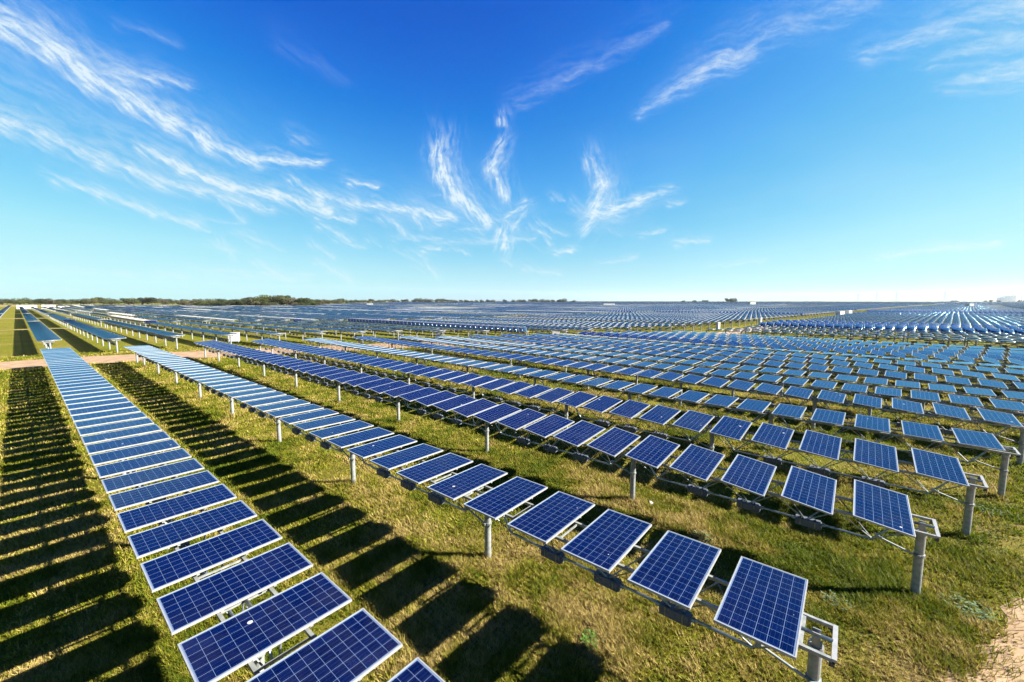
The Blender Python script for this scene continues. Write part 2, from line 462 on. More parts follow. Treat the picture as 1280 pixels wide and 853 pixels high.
M_GROUND = ground_material()
M_DIRT = noisy("pale_sandy_dirt", (0.135, 0.080, 0.036), (0.215, 0.140, 0.076), 1.1, 0.95, 0, 0.05, 12, "Object")
M_FIELD = noisy("fallow_field", (0.12, 0.078, 0.045), (0.168, 0.114, 0.066), 0.05, 0.95, 0, 0.1, 6)


# ------------------------------------------------------------------ mesh helpers
class MB:
    def __init__(self):
        self.v, self.f, self.m, self.uv = [], [], [], {}

    def quadbox(self, mat, mi=0, skip=()):
        """unit cube -1..1 under matrix"""
        c = [(-1, -1, -1), (1, -1, -1), (1, 1, -1), (-1, 1, -1), (-1, -1, 1), (1, -1, 1), (1, 1, 1), (-1, 1, 1)]
        b = len(self.v)
        self.v += [tuple(mat @ Vector(p)) for p in c]
        F = {"b": (0, 3, 2, 1), "t": (4, 5, 6, 7), "f": (0, 1, 5, 4), "r": (1, 2, 6, 5), "k": (2, 3, 7, 6), "l": (3, 0, 4, 7)}
        for k, q in F.items():
            if k in skip:
                continue
            self.f.append(tuple(b + i for i in q))
            self.m.append(mi)

    def box(self, x0, x1, y0, y1, z0, z1, mi=0):
        M = Matrix.Translation(((x0 + x1) / 2, (y0 + y1) / 2, (z0 + z1) / 2)) @ Matrix.Diagonal((abs(x1 - x0) / 2, abs(y1 - y0) / 2, abs(z1 - z0) / 2, 1))
        self.quadbox(M, mi)

    def tube(self, p, q, r, n=8, mi=0, r2=None, caps=True):
        p, q = Vector(p), Vector(q)
        d = (q - p).normalized()
        up = Vector((0, 0, 1)) if abs(d.z) < 0.95 else Vector((1, 0, 0))
        a = d.cross(up).normalized()
        c = d.cross(a)
        r2 = r if r2 is None else r2
        b = len(self.v)
        for k in range(n):
            t = 2 * math.pi * k / n
            o = a * math.cos(t) + c * math.sin(t)
            self.v.append(tuple(p + o * r))
            self.v.append(tuple(q + o * r2))
        for k in range(n):
            i, j = b + 2 * k, b + 2 * ((k + 1) % n)
            self.f.append((i, i + 1, j + 1, j))
            self.m.append(mi)
        if caps:
            self.f.append(tuple(b + 2 * k for k in range(n)))
            self.m.append(mi)
            self.f.append(tuple(b + 2 * k + 1 for k in reversed(range(n))))
            self.m.append(mi)

    def bar(self, p, q, w, h, mi=0):
        """square bar from p to q"""
        p, q = Vector(p), Vector(q)
        d = q - p
        L = d.length
        rot = d.to_track_quat("Y", "Z").to_matrix().to_4x4()
        M = Matrix.Translation((p + q) / 2) @ rot @ Matrix.Diagonal((w / 2, L / 2, h / 2, 1))
        self.quadbox(M, mi)

    def mesh(self, name, mats, smooth=False):
        me = bpy.data.meshes.new(name)
        me.from_pydata(self.v, [], self.f)
        for m in mats:
            me.materials.append(m)
        me.polygons.foreach_set("material_index", self.m)
        if smooth:
            me.polygons.foreach_set("use_smooth", [True] * len(self.f))
        me.update()
        return me


def obj(name, me, parent=None, loc=(0, 0, 0), rot=(0, 0, 0), scale=None):
    o = bpy.data.objects.new(name, me)
    COL.objects.link(o)
    if parent is not None:
        o.parent = parent
    o.location = loc
    o.rotation_euler = rot
    if scale:
        o.scale = scale
    return o


def tag(o, label, cat, group=None):
    o["label"] = label
    o["category"] = cat
    if group:
        o["group"] = group
    return o


def mesh_np(name, verts, faces, mats, mat_idx=None, uvs=None, cols=None, smooth=False):
    """verts (n,3); faces (m,k) all the same k"""
    me = bpy.data.meshes.new(name)
    nv, (nf, k) = len(verts), faces.shape
    me.vertices.add(nv)
    me.vertices.foreach_set("co", np.ascontiguousarray(verts, dtype=np.float32).ravel())
    me.loops.add(nf * k)
    me.loops.foreach_set("vertex_index", np.ascontiguousarray(faces, dtype=np.int32).ravel())
    me.polygons.add(nf)
    me.polygons.foreach_set("loop_start", np.arange(0, nf * k, k, dtype=np.int32))
    for m in mats:
        me.materials.append(m)
    if mat_idx is not None:
        me.polygons.foreach_set("material_index", np.ascontiguousarray(mat_idx, dtype=np.int32))
    if uvs is not None:
        l = me.uv_layers.new(name="UVMap")
        l.data.foreach_set("uv", np.ascontiguousarray(uvs, dtype=np.float32).ravel())
    if cols is not None:
        ca = me.color_attributes.new("Col", "FLOAT_COLOR", "POINT")
        ca.data.foreach_set("color", np.ascontiguousarray(cols, dtype=np.float32).ravel())
    me.update(calc_edges=True)
    me.validate()
    return me


# ------------------------------------------------------------------ ground and roads
def structure(o):
    o["kind"] = "structure"
    return o


gm = MB()
S_ = 30000
gm.v = [(-S_, -S_, 0), (S_, -S_, 0), (S_, S_, 0), (-S_, S_, 0)]
gm.f = [(0, 1, 2, 3)]
gm.m = [0]
structure(obj("ground", gm.mesh("ground", [M_GROUND])))


def ribbon(name, pts, width, z, mat, wob=0.35, step=0.6, seed=1):
    """track with ragged edges along a polyline"""
    out = []
    for i in range(len(pts) - 1):
        a, b = Vector(pts[i]), Vector(pts[i + 1])
        n = max(1, int((b - a).length / step))
        for k in range(n):
            out.append(a.lerp(b, k / n))
    out.append(Vector(pts[-1]))
    P = np.array([(p.x, p.y) for p in out])
    if len(P) > 30:
        kk = int(6 / step)
        pad = np.vstack([np.repeat(P[:1], kk, 0), P, np.repeat(P[-1:], kk, 0)])
        ker = np.ones(2 * kk + 1) / (2 * kk + 1)
        P = np.stack([np.convolve(pad[:, 0], ker, "valid"), np.convolve(pad[:, 1], ker, "valid")], 1)
    T = np.gradient(P, axis=0)
    T /= np.linalg.norm(T, axis=1)[:, None] + 1e-9
    Nn = np.stack([-T[:, 1], T[:, 0]], 1)
    s = np.arange(len(P)) * step
    wl = width / 2 + (fbm(s * 0.7, s * 0 + 3.3, seed, 4) - 0.5) * 2 * wob
    wr = width / 2 + (fbm(s * 0.7, s * 0 + 8.3, seed + 40, 4) - 0.5) * 2 * wob
    Lp = P + Nn * wl[:, None]
    Rp = P - Nn * wr[:, None]
    n = len(P)
    v = np.zeros((2 * n, 3))
    v[:n, :2] = Lp
    v[n:, :2] = Rp
    v[:, 2] = z
    i = np.arange(n - 1)
    f = np.stack([n + i, n + i + 1, i + 1, i], 1)
    return structure(obj(name, mesh_np(name, v, f, [mat]))), P


road, ROAD = ribbon("dirt_road", [(-80, 69), (-20, 67), (-1.5, 65.6), (6.4, 64.4), (14, 60.5), (21, 57.3), (28.4, 53.9), (40, 48.2), (50, 39), (58, 30)],
                    8.2, 0.006, M_DIRT, 0.9, 0.6, 5)
ribbon("field_road", [(56, 32), (60, 28.6), (69, 24.3), (80, 19.3), (100, 17.1), (126, 13.1), (180, 5.3), (230, -2.0), (320, -16.5), (500, -45.5), (900, -113)],
       4.2, 0.0085, M_DIRT, 0.7, 0.6, 15)
ribbon("dirt_track", [(-60, 14), (-6, 0.3), (2, -2.1), (10, -4.55), (14.7, -6.1), (28, -11.5), (60, -24), (110, -44)], 5.0, 0.007, M_DIRT, 0.9, 0.12, 9)
ribbon("service_path", [(-60, 148), (-2, 146), (10, 143), (24, 136)], 1.6, 0.007, M_DIRT, 0.3, 1.0, 6)
ribbon("service_path", [(-60, 242), (0, 239), (17, 233), (60, 213)], 4.0, 0.007, M_DIRT, 0.5, 1.0, 7)
fv = MB()
fv.v = [(-300, 830, 0.012), (60, 760, 0.012), (135, 700, 0.012), (160, 900, 0.012), (-300, 1150, 0.012)]
fv.f = [(0, 1, 2, 3, 4)]
fv.m = [0]
structure(obj("fallow_field", fv.mesh("fallow_field", [M_FIELD])))
fv = MB()
fv.v = [(640, -96, 0.012), (1500, -240, 0.012), (1500, -215, 0.012), (700, -70, 0.012)]
fv.f = [(0, 1, 2, 3)]
fv.m = [0]
structure(obj("sandy_strip", fv.mesh("sandy_strip", [M_DIRT])))

# ------------------------------------------------------------------ tracker parts (shared meshes)
PITCH = 1.3193
AX = 1.638        # axis height
OFF = 0.246       # panels above the axis
PL, PW = 1.956, 0.992


def laminate_mesh():
    b = MB()
    x, y = PL / 2 - 0.006, PW / 2 - 0.006
    b.box(-x, x, -y, y, -0.012, -0.004, 1)
    b.m[1] = 0       # top face is the glass
    me = b.mesh("solar_panel", [M_CELL, M_BACK])
    uv = me.uv_layers.new(name="UVMap")
    for p in me.polygons:
        for li in p.loop_indices:
            co = me.vertices[me.loops[li].vertex_index].co
            uv.data[li].uv = (co.x / PL + 0.5, co.y / PW + 0.5)
    return me


def frame_mesh():
    b = MB()
    X, Y, w, h = PL / 2, PW / 2, 0.017, 0.038
    for s in (-1, 1):
        b.box(min(s * Y, 0) * 0 - X, X, min(s * Y, s * (Y - w)), max(s * Y, s * (Y - w)), -h, 0)
        b.box(min(s * X, s * (X - w)), max(s * X, s * (X - w)), -Y + w + 0.0004, Y - w - 0.0004, -h, -0.0003)
    return b.mesh("panel_frame", [M_ALU])


def bracket_mesh():
    """rails under the module and the short uprights that carry it"""
    b = MB()
    for s in (-1, 1):
        b.box(s * 0.37 - 0.022, s * 0.37 + 0.022, -0.47, 0.47, -0.085, -0.044)
        b.box(s * 0.37 - 0.03, s * 0.37 + 0.03, -0.035, 0.035, -0.215, -0.087)
        b.box(s * 0.37 - 0.045, s * 0.37 + 0.045, 0.05, 0.11, -0.222, -0.16)
    b.tube((-0.36, 0, -0.13), (0.36, 0, -0.13), 0.018, 6)
    b.box(-0.08, 0.08, 0.2, 0.34, -0.038, -0.014, 1)
    return b.mesh("mounting_bracket", [M_GALV, M_BLACK])


def truss_mesh(L, end0, end1):
    """one truss span of length L between two posts: two top chords, a bottom chord and V web bars"""
    b = MB()
    w, d = 0.37, 0.65
    for s in (-1, 1):
        b.bar((s * w, 0.0, 0), (s * w, L, 0), 0.055, 0.055, 0)
    a0, a1 = 0.66, L - 0.66
    b.tube((0, a0, -d), (0, a1, -d), 0.027, 8, 1)
    b.tube((0, a0, -d), (0, 0.22, -0.05), 0.024, 6, 1)
    b.tube((0, a1, -d), (0, L - 0.22, -0.05), 0.024, 6, 1)
    n = max(1, int(round((a1 - a0) / 1.32)))
    st = (a1 - a0) / n
    for k in range(n + 1):
        y = a0 + k * st
        for s in (-1, 1):
            for dy in (-1, 1):
                y2 = y + dy * st / 2
                if 0.02 < y2 < L - 0.02:
                    b.tube((0, y, -d + 0.01), (s * (w - 0.02), y2, -0.03), 0.014, 5, 1)
        for y2 in (y - 0.33, y + 0.33):
            b.bar((-w + 0.03, y2, -0.006), (w - 0.03, y2, -0.006), 0.03, 0.03, 0)
    for y in (0.05, L - 0.05):
        b.bar((-w + 0.03, y, -0.012), (w - 0.03, y, -0.012), 0.05, 0.06, 0)
    b.tube((0, -0.14, 0.02), (0, 0.5, 0.02), 0.03, 8, 1)
    b.tube((0, L - 0.5, 0.02), (0, L + 0.1, 0.02), 0.03, 8, 1)
    for flag, y, sg in ((end0, 0, -1), (end1, L, 1)):
        if flag:
            for s in (-1, 1):
                b.bar((s * w, y, 0), (s * w, y + sg * 0.31, 0), 0.05, 0.05, 0)
                b.box(s * w - 0.03, s * w + 0.03, y + sg * 0.31 - 0.03, y + sg * 0.31 + 0.035, -0.085, -0.026, 2)
            b.bar((-w - 0.02, y + sg * 0.33, 0.008), (w + 0.02, y + sg * 0.33, 0.008), 0.06, 0.04, 3)
            b.tube((0, y, 0.02), (0, y + sg * 0.31, 0.02), 0.03, 8, 1)
    return b.mesh("torque_truss", [M_GALV, M_TUBE, M_BLACK, M_ALU])


def post_mesh():
    b = MB()
    b.tube((0, 0, -0.2), (0, 0, AX - 0.14), 0.082, 20, 0)
    b.tube((0, 0, AX - 0.20), (0, 0, AX - 0.139), 0.1, 20, 0)
    b.box(-0.055, 0.055, -0.075, 0.075, AX - 0.139, AX - 0.10, 0)
    for s in (-1, 1):
        b.box(s * 0.052 - 0.008, s * 0.052 + 0.008, -0.05, 0.05, AX - 0.10, AX + 0.075, 0)
    b.tube((-0.075, 0, AX + 0.02), (0.075, 0, AX + 0.02), 0.018, 8, 0)
    return b.mesh("post", [M_GALV])


def brace_mesh():
    b = MB()
    b.tube((0, 0, 0.93), (0, 0, 0.985), 0.1, 20, 0)
    b.box(-0.13, -0.085, -0.02, 0.05, 0.93, 0.985, 0)
    b.tube((-0.06, 0.085, 0.955), (-0.06, 0.70, AX - 0.50), 0.022, 8, 0)
    b.box(-0.10, 0.0, 0.66, 0.74, AX - 0.54, AX - 0.46, 0)
    return b.mesh("brace", [M_GALV, M_ALU])


def weight_mesh():
    b = MB()
    b.box(-0.09, 0.09, -0.255, 0.255, -0.775, -0.60, 0)
    b.box(-0.075, 0.075, -0.258, -0.28, -0.76, -0.62, 0)
    for y in (-0.15, 0.15):
        b.box(-0.094, -0.0905, y - 0.015, y + 0.015, -0.765, -0.595, 1)
        b.box(-0.03, 0.03, y - 0.02, y + 0.02, -0.599, -0.575, 1)
    b.tube((0, 0.258, -0.66), (0, 0.33, -0.66), 0.045, 8, 1)
    b.tube((0, -0.282, -0.66), (0, -0.34, -0.66), 0.045, 8, 1)
    return b.mesh("counterweight", [M_WEIGHT, M_TUBE])


ME_LAM, ME_FRM, ME_BRK = laminate_mesh(), frame_mesh(), bracket_mesh()
ME_POST, ME_BRACE, ME_WEIGHT = post_mesh(), brace_mesh(), weight_mesh()
TRUSS = {}


def truss(L, e0, e1):
    k = (round(L, 3), e0, e1)
    if k not in TRUSS:
        TRUSS[k] = truss_mesh(L, e0, e1)
    return TRUSS[k]


ONES = ["first", "second", "third", "fourth", "fifth", "sixth", "seventh", "eighth", "ninth", "tenth", "eleventh", "twelfth", "thirteenth", "fourteenth",
        "fifteenth", "sixteenth", "seventeenth", "eighteenth", "nineteenth"]
TENS = ["twenty", "thirty", "forty", "fifty", "sixty", "seventy", "eighty", "ninety"]
TENTHS = ["twentieth", "thirtieth", "fortieth", "fiftieth", "sixtieth", "seventieth", "eightieth", "ninetieth"]


def ordinal(n):
    if n < 20:
        return ONES[n - 1]
    if n >= 100:
        return "hundredth" if n == 100 else "hundred and " + ordinal(n - 100)
    t, u = divmod(n, 10)
    return TENTHS[t - 2] if u == 0 else TENS[t - 2] + "-" + ONES[u - 1]


def full_tracker(x, y, yaw, n, rho, tau, label, group, detail=True, odd=None):
    """solar tracker: posts, braces, truss spans, counterweights, modules. x, y: first module centre; n modules"""
    t = obj("solar_tracker", None, None, (x, y, 0), (0, 0, yaw))
    tag(t, label, "solar tracker", group)
    y0 = -0.673
    yend = (n - 1) * PITCH + 0.673
    ys = []
    k = 0
    while y0 + 5 * PITCH * k < yend - 2.5:
        ys.append(y0 + 5 * PITCH * k)
        k += 1
    ys.append(yend)
    for i, yy in enumerate(ys):
        obj("post", ME_POST, t, (0, yy, 0))
        if detail:
            obj("brace", ME_BRACE, t, (0, yy, 0), (0, 0, 0 if i < len(ys) - 1 else math.pi))
    for i in range(len(ys) - 1):
        L = ys[i + 1] - ys[i]
        obj("torque_truss", truss(L - 0.24, i == 0, i == len(ys) - 2), t, (0, ys[i] + 0.12, AX), (0, -rho, 0))
    n0 = Vector((-math.sin(rho), 0, math.cos(rho)))
    for i in range(n):
        tt = tau + random.gauss(0, 0.006)
        rr = rho + random.gauss(0, 0.004)
        if odd and i in odd:
            tt = odd[i]
        p = obj("solar_panel", ME_LAM, t, tuple(n0 * OFF + Vector((0, i * PITCH, AX))), (tt, -rr, 0))
        obj("panel_frame", ME_FRM, p)
        if detail:
            obj("mounting_bracket", ME_BRK, p)
        if detail and 1 <= i % 5 <= 3 and i < n - 1:
            obj("counterweight", ME_WEIGHT, t, (0, i * PITCH, AX), (0, -rho, 0))
    return t


# ------------------------------------------------------------------ the near block, row by row
#        x at s=0, first module s, far end s, yaw slope, rock, tilt
NEAR = [(1.99, 0.90, 59.3, 0.002, -0.010, 0.018), (7.05, 0.684, 57.2, 0.009, -0.011, -0.002), (12.2, -0.945, 56.4, 0.020, 0.067, 0.124),
        (16.3, -2.334, 53.3, 0.033, 0.087, 0.083), (20.45, -3.748, 50.2, 0.045, 0.030, 0.012), (24.95, -5.079, 47.8, 0.058, 0.048, 0.090),
        (28.3, -7.3, 44.6, 0.078, 0.03, 0.012), (31.6, -9.6, 41.3, 0.085, 0.02, 0.0), (35.2, -12, 38.6, 0.09, 0.05, 0.06),
        (38.9, -14.5, 36.2, 0.095, 0.04, 0.10), (42.4, -17, 33.8, 0.10, 0.03, 0.05), (45.6, -19, 31.6, 0.10, -0.03, -0.03),
        (49.0, -21, 29.6, 0.10, 0.10, 0.30), (52.2, -23, 27.3, 0.10, 0.10, -0.02), (55.5, -25, 25.0, 0.10, 0.08, 0.05),
        (58.8, -27, 22.8, 0.10, 0.04, 0.02), (62.2, -29, 20.6, 0.10, 0.02, 0.0)]
LOOK = ["seen from just above between shadow bands", "all its posts in view", "deep navy tipped panels", "dark navy panels",
        "pale between two darker rows", "mid blue panels", "pale panels", "palest panels", "mid blue panels", "dark blue panels",
        "mid blue panels", "pale flat panels", "panels tipped as wedges", "pale panels",
        "small pale panels", "small light panels", "light panels facing the grass strip"]
for i, (x0, s0, s1, sl, rho, tau) in enumerate(NEAR):
    n = int(round((s1 - 0.5 - s0) / PITCH)) + 1
    yaw = -math.atan(sl)
    full_tracker(x0 + sl * s0, s0, yaw, n, rho, tau,
                 f"{ordinal(i + 1)} row from the left in the front block, {LOOK[i]}", "solar trackers of the front block", i < 13)

# ------------------------------------------------------------------ blocks further away
FB = [(2.2, 73), (7.6, 70.3), (13.4, 69.8), (18.6, 66), (23.6, 62.6), (28.9, 60.8), (32, 58), (38, 54.3), (44, 47), (47, 43.6), (57, 33.5), (69, 29.8),
      (76.6, 26.2), (80, 24.5), (100, 22.5), (126, 18.5), (230, 3.5), (500, -40), (1000, -125), (2500, -380)]


def fb(x):
    for (a, b), (c, d) in zip(FB, FB[1:]):
        if x < c or c == 2500:
            return b + (d - b) * (x - a) / (c - a)
    return FB[-1][1]


FAR = []      # (x, y of first module, n modules, rho, tau, block name)


def block_tilt(k, j, zone):
    r = np.random.default_rng(1000 * k + (31 * j if zone == "B" else 7))
    rho = r.normal(0.06, 0.025)
    tau = r.normal(0.05, 0.04)
    if r.random() < 0.06:
        tau = r.choice([-0.35, 0.3, 0.4])
    if r.random() < 0.04:
        rho = r.choice([0.5, 0.35, -0.3])
    return rho, tau


# rows beyond the dirt road
xs = [-4.2, 2.2, 7.6, 13.4, 18.6, 23.6, 28.9]
while xs[-1] < 2300:
    xs.append(xs[-1] + (4.5 if xs[-1] < 400 else 5.2))


def far_limit(x):
    # the treeline closes the field on the left, the field runs to the skyline on the right
    pts = [(-10, 560), (16, 545), (30, 700), (60, 690), (110, 620), (123, 500), (160, 490), (220, 500), (330, 620), (520, 850), (800, 1150), (1300, 1300), (2500, 1500)]
    for (a, b), (c, d) in zip(pts, pts[1:]):
        if x < c:
            return b + (d - b) * (x - a) / (c - a)
    return 1500


for k, x in enumerate(xs):
    y = fb(max(x, 2.2)) + 0.6
    lim = far_limit(x)
    if x <= 16:
        # segments seen end-on beside the grass lanes
        segs = [(y, 141), (147.5, 232 - x * 0.4), (243 - x * 0.4, 330), (337, 425), (432, 512)] if x > 0 else [(108, 141), (147.5, 232), (243, 330), (337, 425), (432, 540), (548, 690)]
        for j, (a, b) in enumerate(segs):
            rho, tau = (random.gauss(0, 0.008), random.gauss(0.055, 0.02))
            if j == 0:
                tau = 0.09
            FAR.append((x, a, int((b - a) / PITCH), rho, tau, "B", k, j + 1))
        if x > 0:
            continue
        continue
    j = 0
    while y < lim:
        n = 41
        rho, tau = block_tilt(k, j, "B")
        if j == 0 and x < 60:
            rho, tau = random.gauss(0.0, 0.02), random.choice([0.06, 0.05, 0.08, 0.035, 0.045])
        if 50 < x < 55 and j == 0:
            rho, tau = 0.0, 1.15
        FAR.append((x, y, n, rho, tau, "B", k, j + 1))
        y += n * PITCH + (2.0 if j % 3 else 4.5)
        j += 1
# block to the right of the road
x = 72.5
k = 0
while x < 2400:
    y1 = fb(x) - (9.5 if x < 250 else 7.5)
    if x < 82:
        y1 = fb(x) - 10
    j = 0
    while y1 > -0.26 * x - 30:
        n = 41
        y = y1 - n * PITCH
        rho, tau = block_tilt(k, j, "D")
        if x < 92:
            rho, tau = 0.012 + 0.01 * (k % 2), 0.0
        elif x < 109:
            rho, tau = 0.52 + random.gauss(0, 0.03), 0.0
        elif x < 190:
            rho, tau = 0.05 + 0.012 * math.sin(k * 1.7), 0.02 + 0.02 * math.sin(k * 2.9)
        elif 240 < x < 275:
            rho, tau = 0.50 + random.gauss(0, 0.04), 0.0
        FAR.append((x, y, n, rho, tau, "D", k + 1, j + 1))
        y1 = y - 1.9
        j += 1
    x += 4.3 if x < 400 else 5.2
    k += 1


def seen(x, y, n):
    L = n * PITCH
    for q in (0, 0.25, 0.5, 0.75, 1):
        yy = y + q * L
        a = math.degrees(math.atan2(x, yy))
        if -6 < a < 107 and yy * math.cos(R(50.7)) + x * math.sin(R(50.7)) > 5:
            return True
    return False


FAR = [f for f in FAR if seen(f[0], f[1], f[2])]


def depth(f):
    L = f[2] * PITCH
    ds = [(f[1] + q * L) * math.cos(R(50.7)) + f[0] * math.sin(R(50.7)) for q in (0, 0.5, 1)
          if -6 < math.degrees(math.atan2(f[0], f[1] + q * L)) < 104]
    return max(1, min(ds)) if ds else 9999


FAR.sort(key=depth)
N_NEAR = len(NEAR)
THINGS = FAR[:300 - N_NEAR]
STUFF = FAR[300 - N_NEAR:]


def panel_boxes(x, y, n, rho, tau, group=1, jitter=0.0, seed=0):
    """corner arrays for n modules of one tracker; group>1 merges neighbours; local frame at (x, y)"""
    m = int(math.ceil(n / group))
    c = np.zeros((m, 3))
    idx = np.arange(m)
    c[:, 1] = y + (idx * group + (group - 1) / 2) * PITCH
    c[:, 0] = x - math.sin(rho) * OFF
    c[:, 2] = AX + math.cos(rho) * OFF
    r = np.random.default_rng(seed)
    tt = tau + r.normal(0, jitter, m) if jitter else np.full(m, tau)
    lx = np.array([math.cos(rho), 0, math.sin(rho)])
    n0 = np.array([-math.sin(rho), 0, math.cos(rho)])
    sy = np.array([0, 1.0, 0])
    w = np.cos(tt)[:, None] * sy + np.sin(tt)[:, None] * n0
    nn = np.cos(tt)[:, None] * n0 - np.sin(tt)[:, None] * sy
    hx, hw, hz = PL / 2, PW / 2 + (group - 1) * PITCH / 2, 0.021
    out = np.zeros((m, 8, 3))
    sg = [(-1, -1, -1), (1, -1, -1), (1, 1, -1), (-1, 1, -1), (-1, -1, 1), (1, -1, 1), (1, 1, 1), (-1, 1, 1)]
    for i, (a, b_, d) in enumerate(sg):
        out[:, i] = c + a * hx * lx + b_ * hw * w + (d * hz - hz) * nn
    return out.reshape(-1, 3), m


BOXF = np.array([(0, 3, 2, 1), (4, 5, 6, 7), (0, 1, 5, 4), (1, 2, 6, 5), (2, 3, 7, 6), (3, 0, 4, 7)])


def box_faces(m, base=0):
    return (np.arange(m)[:, None, None] * 8 + BOXF[None] + base).reshape(-1, 4)


def box_corners(x0, x1, y0, y1, z0, z1):
    return np.array([(x0, y0, z0), (x1, y0, z0), (x1, y1, z0), (x0, y1, z0), (x0, y0, z1), (x1, y0, z1), (x1, y1, z1), (x0, y1, z1)], float)


UVQ = np.array([(0, 0), (1, 0), (1, 1), (0, 1)], np.float32)


def simple_frame_boxes(n, x=0, y=0, posts=True):
    """posts, chords and hanging weights of one tracker as plain bars"""
    out = []
    y0, y1 = y - 0.673, y + (n - 1) * PITCH + 0.673
    if posts:
        k = 0
        while y0 + 5 * PITCH * k < y1 - 2.5:
            yy = y0 + 5 * PITCH * k
            out.append(box_corners(x - 0.08, x + 0.08, yy - 0.08, yy + 0.08, 0, AX - 0.08))
            k += 1
        out.append(box_corners(x - 0.08, x + 0.08, y1 - 0.08, y1 + 0.08, 0, AX - 0.08))
    for s in (-1, 1):
        out.append(box_corners(x + s * 0.37 - 0.03, x + s * 0.37 + 0.03, y0 - 0.2, y1 + 0.2, AX - 0.03, AX + 0.03))
    return np.array(out).reshape(-1, 3), len(out)


def simple_dark_boxes(n, x=0, y=0):
    out = [box_corners(x - 0.03, x + 0.03, y, y + (n - 1) * PITCH, AX - 0.68, AX - 0.62)]
    for i in range(n):
        if 1 <= i % 5 <= 3:
            out.append(box_corners(x - 0.1, x + 0.1, y + i * PITCH - 0.27, y + i * PITCH + 0.27, AX - 0.80, AX - 0.60))
    return np.array(out).reshape(-1, 3), len(out)


MESHCACHE = {}


def tracker_mesh(n, rho, tau):
    """one mesh for a far tracker: modules, chords, weights, posts"""
    key = (n, round(rho / 0.02), round(tau / 0.02))
    if key in MESHCACHE:
        return MESHCACHE[key]
    rho, tau = key[1] * 0.02, key[2] * 0.02
    pv, m = panel_boxes(0, 0, n, rho, tau, 1, 0.006, 5)
    fv_, k = simple_frame_boxes(n)
    dv, q = simple_dark_boxes(n)
    verts = np.vstack([pv, fv_, dv])
    faces = np.vstack([box_faces(m), box_faces(k, len(pv)), box_faces(q, len(pv) + len(fv_))])
    mi = np.concatenate([np.tile([2, 0, 1, 1, 1, 1], m), np.full(6 * k, 2), np.full(6 * q, 3)])
    uv = np.tile(UVQ, (len(faces), 1))
    me = mesh_np("solar_tracker", verts, faces, [M_CELLF, M_ALU, M_GALV, M_WEIGHT], mi, uv)
    MESHCACHE[key] = me
    return me


PARTMESH = {}


def part_panel():
    """module with frame border for mid-distance trackers"""
    if "p" not in PARTMESH:
        pv, m = panel_boxes(0, 0, 1, 0, 0)
        pv = pv - np.array([0, 0, AX + OFF])
        PARTMESH["p"] = mesh_np("solar_panel", pv, box_faces(1), [M_CELLF, M_ALU], [1, 0, 1, 1, 1, 1], np.tile(UVQ, (6, 1)))
    return PARTMESH["p"]


def part_frame(n):
    k = ("f", n)
    if k not in PARTMESH:
        fv_, a = simple_frame_boxes(n, posts=False)
        dv, q = simple_dark_boxes(n)
        PARTMESH[k] = mesh_np("torque_truss", np.vstack([fv_, dv]), np.vstack([box_faces(a), box_faces(q, len(fv_))]), [M_GALV, M_WEIGHT],
                              np.concatenate([np.zeros(6 * a), np.ones(6 * q)]))
    return PARTMESH[k]


def part_post():
    if "post" not in PARTMESH:
        b = MB()
        b.tube((0, 0, 0), (0, 0, AX - 0.06), 0.088, 8)
        PARTMESH["post"] = b.mesh("post", [M_GALV])
    return PARTMESH["post"]


def mid_tracker(f, label, group, rich):
    x, y, n, rho, tau, z, kk, jj = f
    t = obj("solar_tracker", None, None, (x, y, 0))
    tag(t, label, "solar tracker", group)
    if not rich:
        obj("torque_truss", part_frame(n), t)
    y0, y1 = -0.673, (n - 1) * PITCH + 0.673
    k = 0
    ys = []
    while y0 + 5 * PITCH * k < y1 - 2.5:
        ys.append(y0 + 5 * PITCH * k)
        k += 1
    for yy in ys + [y1]:
        obj("post", part_post(), t, (0, yy, 0))
    if rich:
        ys.append(y1)
        for i in range(len(ys) - 1):
            obj("torque_truss", truss(ys[i + 1] - ys[i] - 0.24, i == 0, i == len(ys) - 2), t, (0, ys[i] + 0.12, AX), (0, -rho, 0))
        for i in range(n - 1):
            if 1 <= i % 5 <= 3:
                obj("counterweight", ME_WEIGHT, t, (0, i * PITCH, AX), (0, -rho, 0))
        ys.pop()
    pp = part_panel()
    for i in range(min(n, 100)):
        tt = tau + random.gauss(0, 0.005)
        if z == "B" and i in (n - 1, n - 2) and x < 60 and random.random() < 0.10:
            tt = 0.75
        obj("solar_panel", pp, t, (-math.sin(rho) * OFF, i * PITCH, AX + math.cos(rho) * OFF), (tt, -rho, 0))
    return t


def far_label(f):
    x, y, n, rho, tau, z, kk, jj = f
    if z == "D":
        which = "leftmost tracker" if jj == 1 else f"{ordinal(jj)} tracker from the left"
        steep = ", tipped steeply" if rho > 0.45 else ""
        return f"{ordinal(kk)} row back in the right hand block, {which}{steep}", "solar trackers of the right hand block"
    which = "nearest tracker" if jj == 1 else f"{ordinal(jj)} tracker back"
    if kk == 0:
        return f"{which} in the row cut by the left edge beyond the dirt road", "solar trackers beyond the dirt road"
    return f"{ordinal(kk)} row from the left beyond the dirt road, {which} of that row", "solar trackers beyond the dirt road"


MID_D = 150
for f in THINGS:
    d = depth(f)
    lab, grp = far_label(f)
    if d < MID_D:
        mid_tracker(f, lab, grp, d < 105)
    else:
        me = tracker_mesh(f[2], f[3], f[4])
        tag(obj("solar_tracker", me, None, (f[0], f[1], 0)), lab, "solar tracker", grp)

